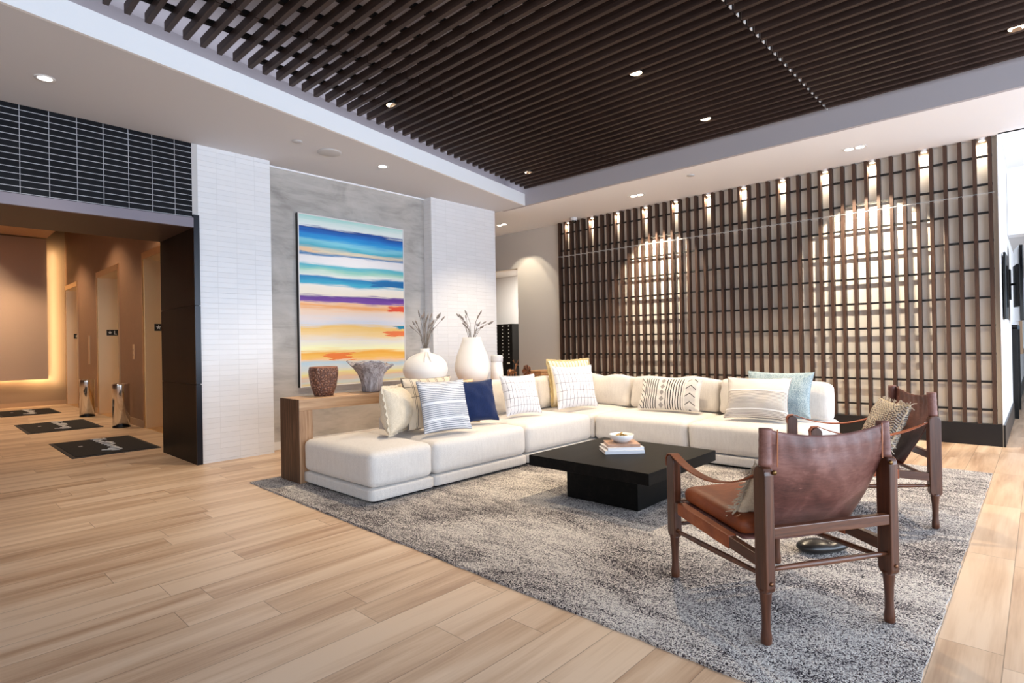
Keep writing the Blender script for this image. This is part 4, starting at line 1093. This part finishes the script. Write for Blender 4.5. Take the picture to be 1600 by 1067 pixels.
# ================================================================== SAFARI CHAIRS
def safari(loc, rz, lab):
    t = thing('safari_chair', lab, 'armchair', loc, rz, 'leather safari chairs')
    HW, D = .30, .665
    pw, pd = .042, .068
    def post(sx, y, top, tilt=0):
        # wide rectangular post with rounded ends and a turned leg below
        b = B(); n = 8; prof = []
        for k in range(n + 1):
            a = PI * k / n; prof.append((pd / 2 * math.cos(a), top - pd / 2 + pd / 2 * math.sin(a)))
        for k in range(n + 1):
            a = PI + PI * k / n; prof.append((pd / 2 * math.cos(a), .205 + .022 + .028 * math.sin(a)))
        lo = [b.verts.new((-pw / 2, p[0], p[1])) for p in prof]; hi = [b.verts.new((pw / 2, p[0], p[1])) for p in prof]
        b.faces.new(lo); b.faces.new(hi[::-1]); m_ = len(prof)
        for k in range(m_): b.faces.new((lo[k], hi[k], hi[(k + 1) % m_], lo[(k + 1) % m_]))
        p = mesh('post', b, M['chair_wood'], t, (sx * HW, y, 0), bevel=.005)
        b = B(); lathe(b, [(.016, 0), (.0205, .006), (.021, .03), (.017, .06), (.0165, .10), (.0185, .15), (.0235, .20), (.026, .215)], 24, cap1=True)
        mesh('leg', b, M['chair_wood'], p, smooth=True)
        for zz, yy in ((.245, 0),):
            b = B(); tube(b, [(0, -pd / 2 + .003, zz), (0, -pd / 2 - .006, zz)], [.009, .007], 14); tube(b, [(-sx * pw / 2 * 0 + (pw / 2), 0, zz + .1), (pw / 2 + .003, 0, zz + .1)], .005, 8)
            mesh('bolt', b, M['gold'], p, smooth=True)
        return p
    post(-1, 0, .695); post(1, 0, .695); post(-1, D, .612); post(1, D, .612)
    # rails
    mesh('back_rail', boxb(-HW + pw / 2, HW - pw / 2, -.012, .020, .415, .458), M['chair_wood_x'], t, (0, -.018, 0), bevel=.004)
    mesh('front_rail', boxb(-HW + pw / 2, HW - pw / 2, -.016, .016, .335, .385), M['chair_wood_x'], t, (0, D, 0), bevel=.004)
    def side_rail(sx):
        b = B(); L_ = D - pd
        z0, z1 = .318, .362
        v = [(-.017, pd / 2, z0 - .024), (.017, pd / 2, z0 - .024), (.017, pd / 2, z0 + .024), (-.017, pd / 2, z0 + .024), (-.017, D - pd / 2, z1 - .024), (.017, D - pd / 2, z1 - .024), (.017, D - pd / 2, z1 + .024), (-.017, D - pd / 2, z1 + .024)]
        vv = [b.verts.new(q) for q in v]
        for f in ((0, 3, 2, 1), (4, 5, 6, 7), (0, 1, 5, 4), (2, 3, 7, 6), (1, 2, 6, 5), (3, 0, 4, 7)): b.faces.new([vv[k] for k in f])
        mesh('side_rail', b, M['chair_wood_y'], t, (sx * HW, 0, 0), bevel=.003)
        # leather sleeve of the seat around the rail
        b = B(); sl = [( -.022, -.029), (.022, -.029), (.022, .029), (-.022, .029)]
        rings = []
        for k in range(9):
            f = k / 8; y = .20 + (.60 - .20) * f; z = z0 + (z1 - z0) * ((y - pd / 2) / L_)
            rings.append([b.verts.new((q[0] + .001 * math.sin(k * 2.1), y, z + q[1])) for q in sl])
        for k in range(8):
            for j in range(4): b.faces.new((rings[k][j], rings[k][(j + 1) % 4], rings[k + 1][(j + 1) % 4], rings[k + 1][j]))
        b.faces.new(rings[0][::-1]); b.faces.new(rings[-1])
        mesh('rail_sleeve', b, M['leather_tan'], t, (sx * HW, 0, 0), bevel=.006)
    side_rail(-1); side_rail(1)
    # stretchers
    for a, c in (((-HW, .03, .262), (-HW, D - .03, .237)), ((HW, .03, .262), (HW, D - .03, .237)), ((-HW + .02, -.01, .292), (HW - .02, -.01, .292)), ((-HW + .02, D, .265), (HW - .02, D, .265))):
        b = B(); A, C_ = Vector(a), Vector(c); tube(b, [A, A.lerp(C_, .08), A.lerp(C_, .3), A.lerp(C_, .7), A.lerp(C_, .92), C_], [.008, .010, .0125, .0125, .010, .008], 14); mesh('stretcher', b, M['chair_wood_x'], t, smooth=True)
    # back uprights inside sleeves
    tiltb = -.06
    for sx in (-1, 1):
        b = B(); tube(b, [(sx * (HW - .006), .0, .655), (sx * (HW - .006), .0, .70), (sx * (HW - .014), .004, .832)], [.014, .015, .014], 12); mesh('back_upright', b, M['chair_wood'], t, smooth=True)
        b = B(); pts = []; rr = []
        for k in range(13):
            f = k / 12; z = .692 + .145 * f; pts.append((sx * (HW - .010 - .006 * f), .002 * f, z)); rr.append(.025 + .0006 * math.sin(k * 1.9 + sx) + (.002 if k == 0 else 0))
        tube(b, pts, rr, 20, sx=1.0); mesh('back_sleeve', b, M['leather'], t, smooth=True)
        b = B(); tube(b, [(sx * (HW - .048), -.026, .834), (sx * (HW - .046), -.024, .69)], .0025, 6); mesh('piping', b, M['stitch'], t)
        b = B(); tube(b, [(sx * (HW - .02), -.035, .672), (sx * (HW - .02), -.043, .672)], [.010, .008], 12); mesh('brass_pin', b, M['brass'], t, smooth=True)
    # leather back sling
    b = B(); NU, NV = 36, 30; th = .005; grid = {}
    for s in (0, 1):
        for i in range(NU + 1):
            u = -1 + 2 * i / NU
            for j in range(NV + 1):
                v = j / NV                                    # 0 at the seat, 1 at the top edge
                z = .372 + .466 * v
                hw = HW - .008 if z > .68 else (HW - .008) - .075 * (max(0, .68 - z) / .31) ** .9
                x = u * hw
                sag = (1 - u * u)
                zt = z - (.040 * sag * v ** 3)
                y = -.020 + .16 * (1 - v) ** 1.6 + .0 * (v)
                y -= .050 * sag * math.sin(PI * min(1, v * 1.05)) * .9
                y += .006 * noise.noise(Vector((u * 2.5, v * 3, 1))) + .0035 * math.sin(u * 26 + v * 9) * (1 - abs(v - .9) * 4 if abs(v - .9) < .25 else 0)
                if v > .82: y -= .006 * math.sin((v - .82) / .18 * PI) * sag
                grid[(s, i, j)] = b.verts.new((x, y + (th if s else 0), zt))
    for i in range(NU):
        for j in range(NV):
            b.faces.new((grid[(0, i, j)], grid[(0, i + 1, j)], grid[(0, i + 1, j + 1)], grid[(0, i, j + 1)]))
            b.faces.new((grid[(1, i, j)], grid[(1, i, j + 1)], grid[(1, i + 1, j + 1)], grid[(1, i + 1, j)]))
    for i in range(NU):
        for j in (0, NV): b.faces.new((grid[(0, i, j)], grid[(0, i + 1, j)], grid[(1, i + 1, j)], grid[(1, i, j)]))
    for j in range(NV):
        for i in (0, NU): b.faces.new((grid[(0, i, j)], grid[(0, i, j + 1)], grid[(1, i, j + 1)], grid[(1, i, j)]))
    mesh('back_sling', b, M['leather'], t, smooth=True)
    # seat sling and cushion
    b = B(); NU, NV = 20, 20; g2 = {}
    for s in (0, 1):
        for i in range(NU + 1):
            u = -1 + 2 * i / NU
            for j in range(NV + 1):
                v = j / NV; y = .16 + .46 * v; zr = .318 + (.362 - .318) * (y / D)
                g2[(s, i, j)] = b.verts.new((u * (HW - .02), y, zr + .030 - .022 * (1 - u * u) - .005 * s))
    for i in range(NU):
        for j in range(NV):
            b.faces.new((g2[(0, i, j)], g2[(0, i + 1, j)], g2[(0, i + 1, j + 1)], g2[(0, i, j + 1)])); b.faces.new((g2[(1, i, j)], g2[(1, i, j + 1)], g2[(1, i + 1, j + 1)], g2[(1, i + 1, j)]))
    for i in range(NU):
        for j in (0, NV): b.faces.new((g2[(0, i, j)], g2[(0, i + 1, j)], g2[(1, i + 1, j)], g2[(1, i, j)]))
    for j in range(NV):
        for i in (0, NU): b.faces.new((g2[(0, i, j)], g2[(0, i, j + 1)], g2[(1, i, j + 1)], g2[(1, i, j)]))
    mesh('seat_sling', b, M['leather'], t, smooth=True)
    b = B(); cushion(b, .53, .46, .075, .034, .012, 16, .004, 5)
    mesh('seat_cushion', b, M['leather_tan'], t, (0, .415, .368), (.07, 0, 0), smooth=True)
    # arm straps
    for sx in (-1, 1):
        b = B(); pts = [(sx * HW, D + .034, .555), (sx * HW, D + .037, .592), (sx * HW, D + .022, .614), (sx * HW, D - .01, .618)]
        for k in range(1, 15):
            f = k / 15; pts.append((sx * HW, D - .01 - (D - .05) * f, .618 - .30 * f + .30 * f * f + .03 * f))
        pts += [(sx * HW, .045, .648), (sx * HW, .035, .652)]
        strap(b, pts, (1, 0, 0), .045, .005)
        # taper towards the rear buckle
        for v in b.verts:
            if v.co.y < .16: v.co.x = sx * HW + (v.co.x - sx * HW) * (.45 + .55 * (v.co.y - .03) / .13)
        s_ = mesh('arm_strap', b, M['leather_tan'], t, smooth=False)
        b = B(); tube(b, [(sx * HW, .05, .649), (sx * HW, .02, .655)], .004, 6); mesh('buckle', b, M['silver'], s_)
    return t
f1 = Vector((.535, .845)); c1 = Vector(((2.274 + 2.783) / 2, (.799 + .48) / 2))
safari((c1.x, c1.y, RZ), math.radians(57.7 - 90), 'brown leather safari chair in the foreground, seen from behind')
a2 = math.radians(30); c2 = Vector((4.325 + .30 * math.cos(a2), .494 + .30 * math.sin(a2)))
safari((c2.x, c2.y, RZ), a2, 'brown leather safari chair farther off by the lattice, facing left')
def local(c, rz, x, y): return (c[0] + x * math.cos(rz) - y * math.sin(rz), c[1] + x * math.sin(rz) + y * math.cos(rz))
r1 = math.radians(57.7 - 90)
x_, y_ = local(c1, r1, -.02, .27)
pillow('fringed_pillow', 'white pillow with ecru fringe on the seat of the foreground chair', M['cream'], x_, y_, r1 + PI, .42, .25, .12, -.5, seed=31, z=.445, fringe=260)
x_, y_ = local(c2, a2, .0, .25)
pillow('knitted_pillow', 'oat and grey chunky knitted pillow on the chair by the lattice', M['knit'], x_, y_, a2 + PI, .46, .38, .14, -.42, seed=32, z=.415, fringe=120)
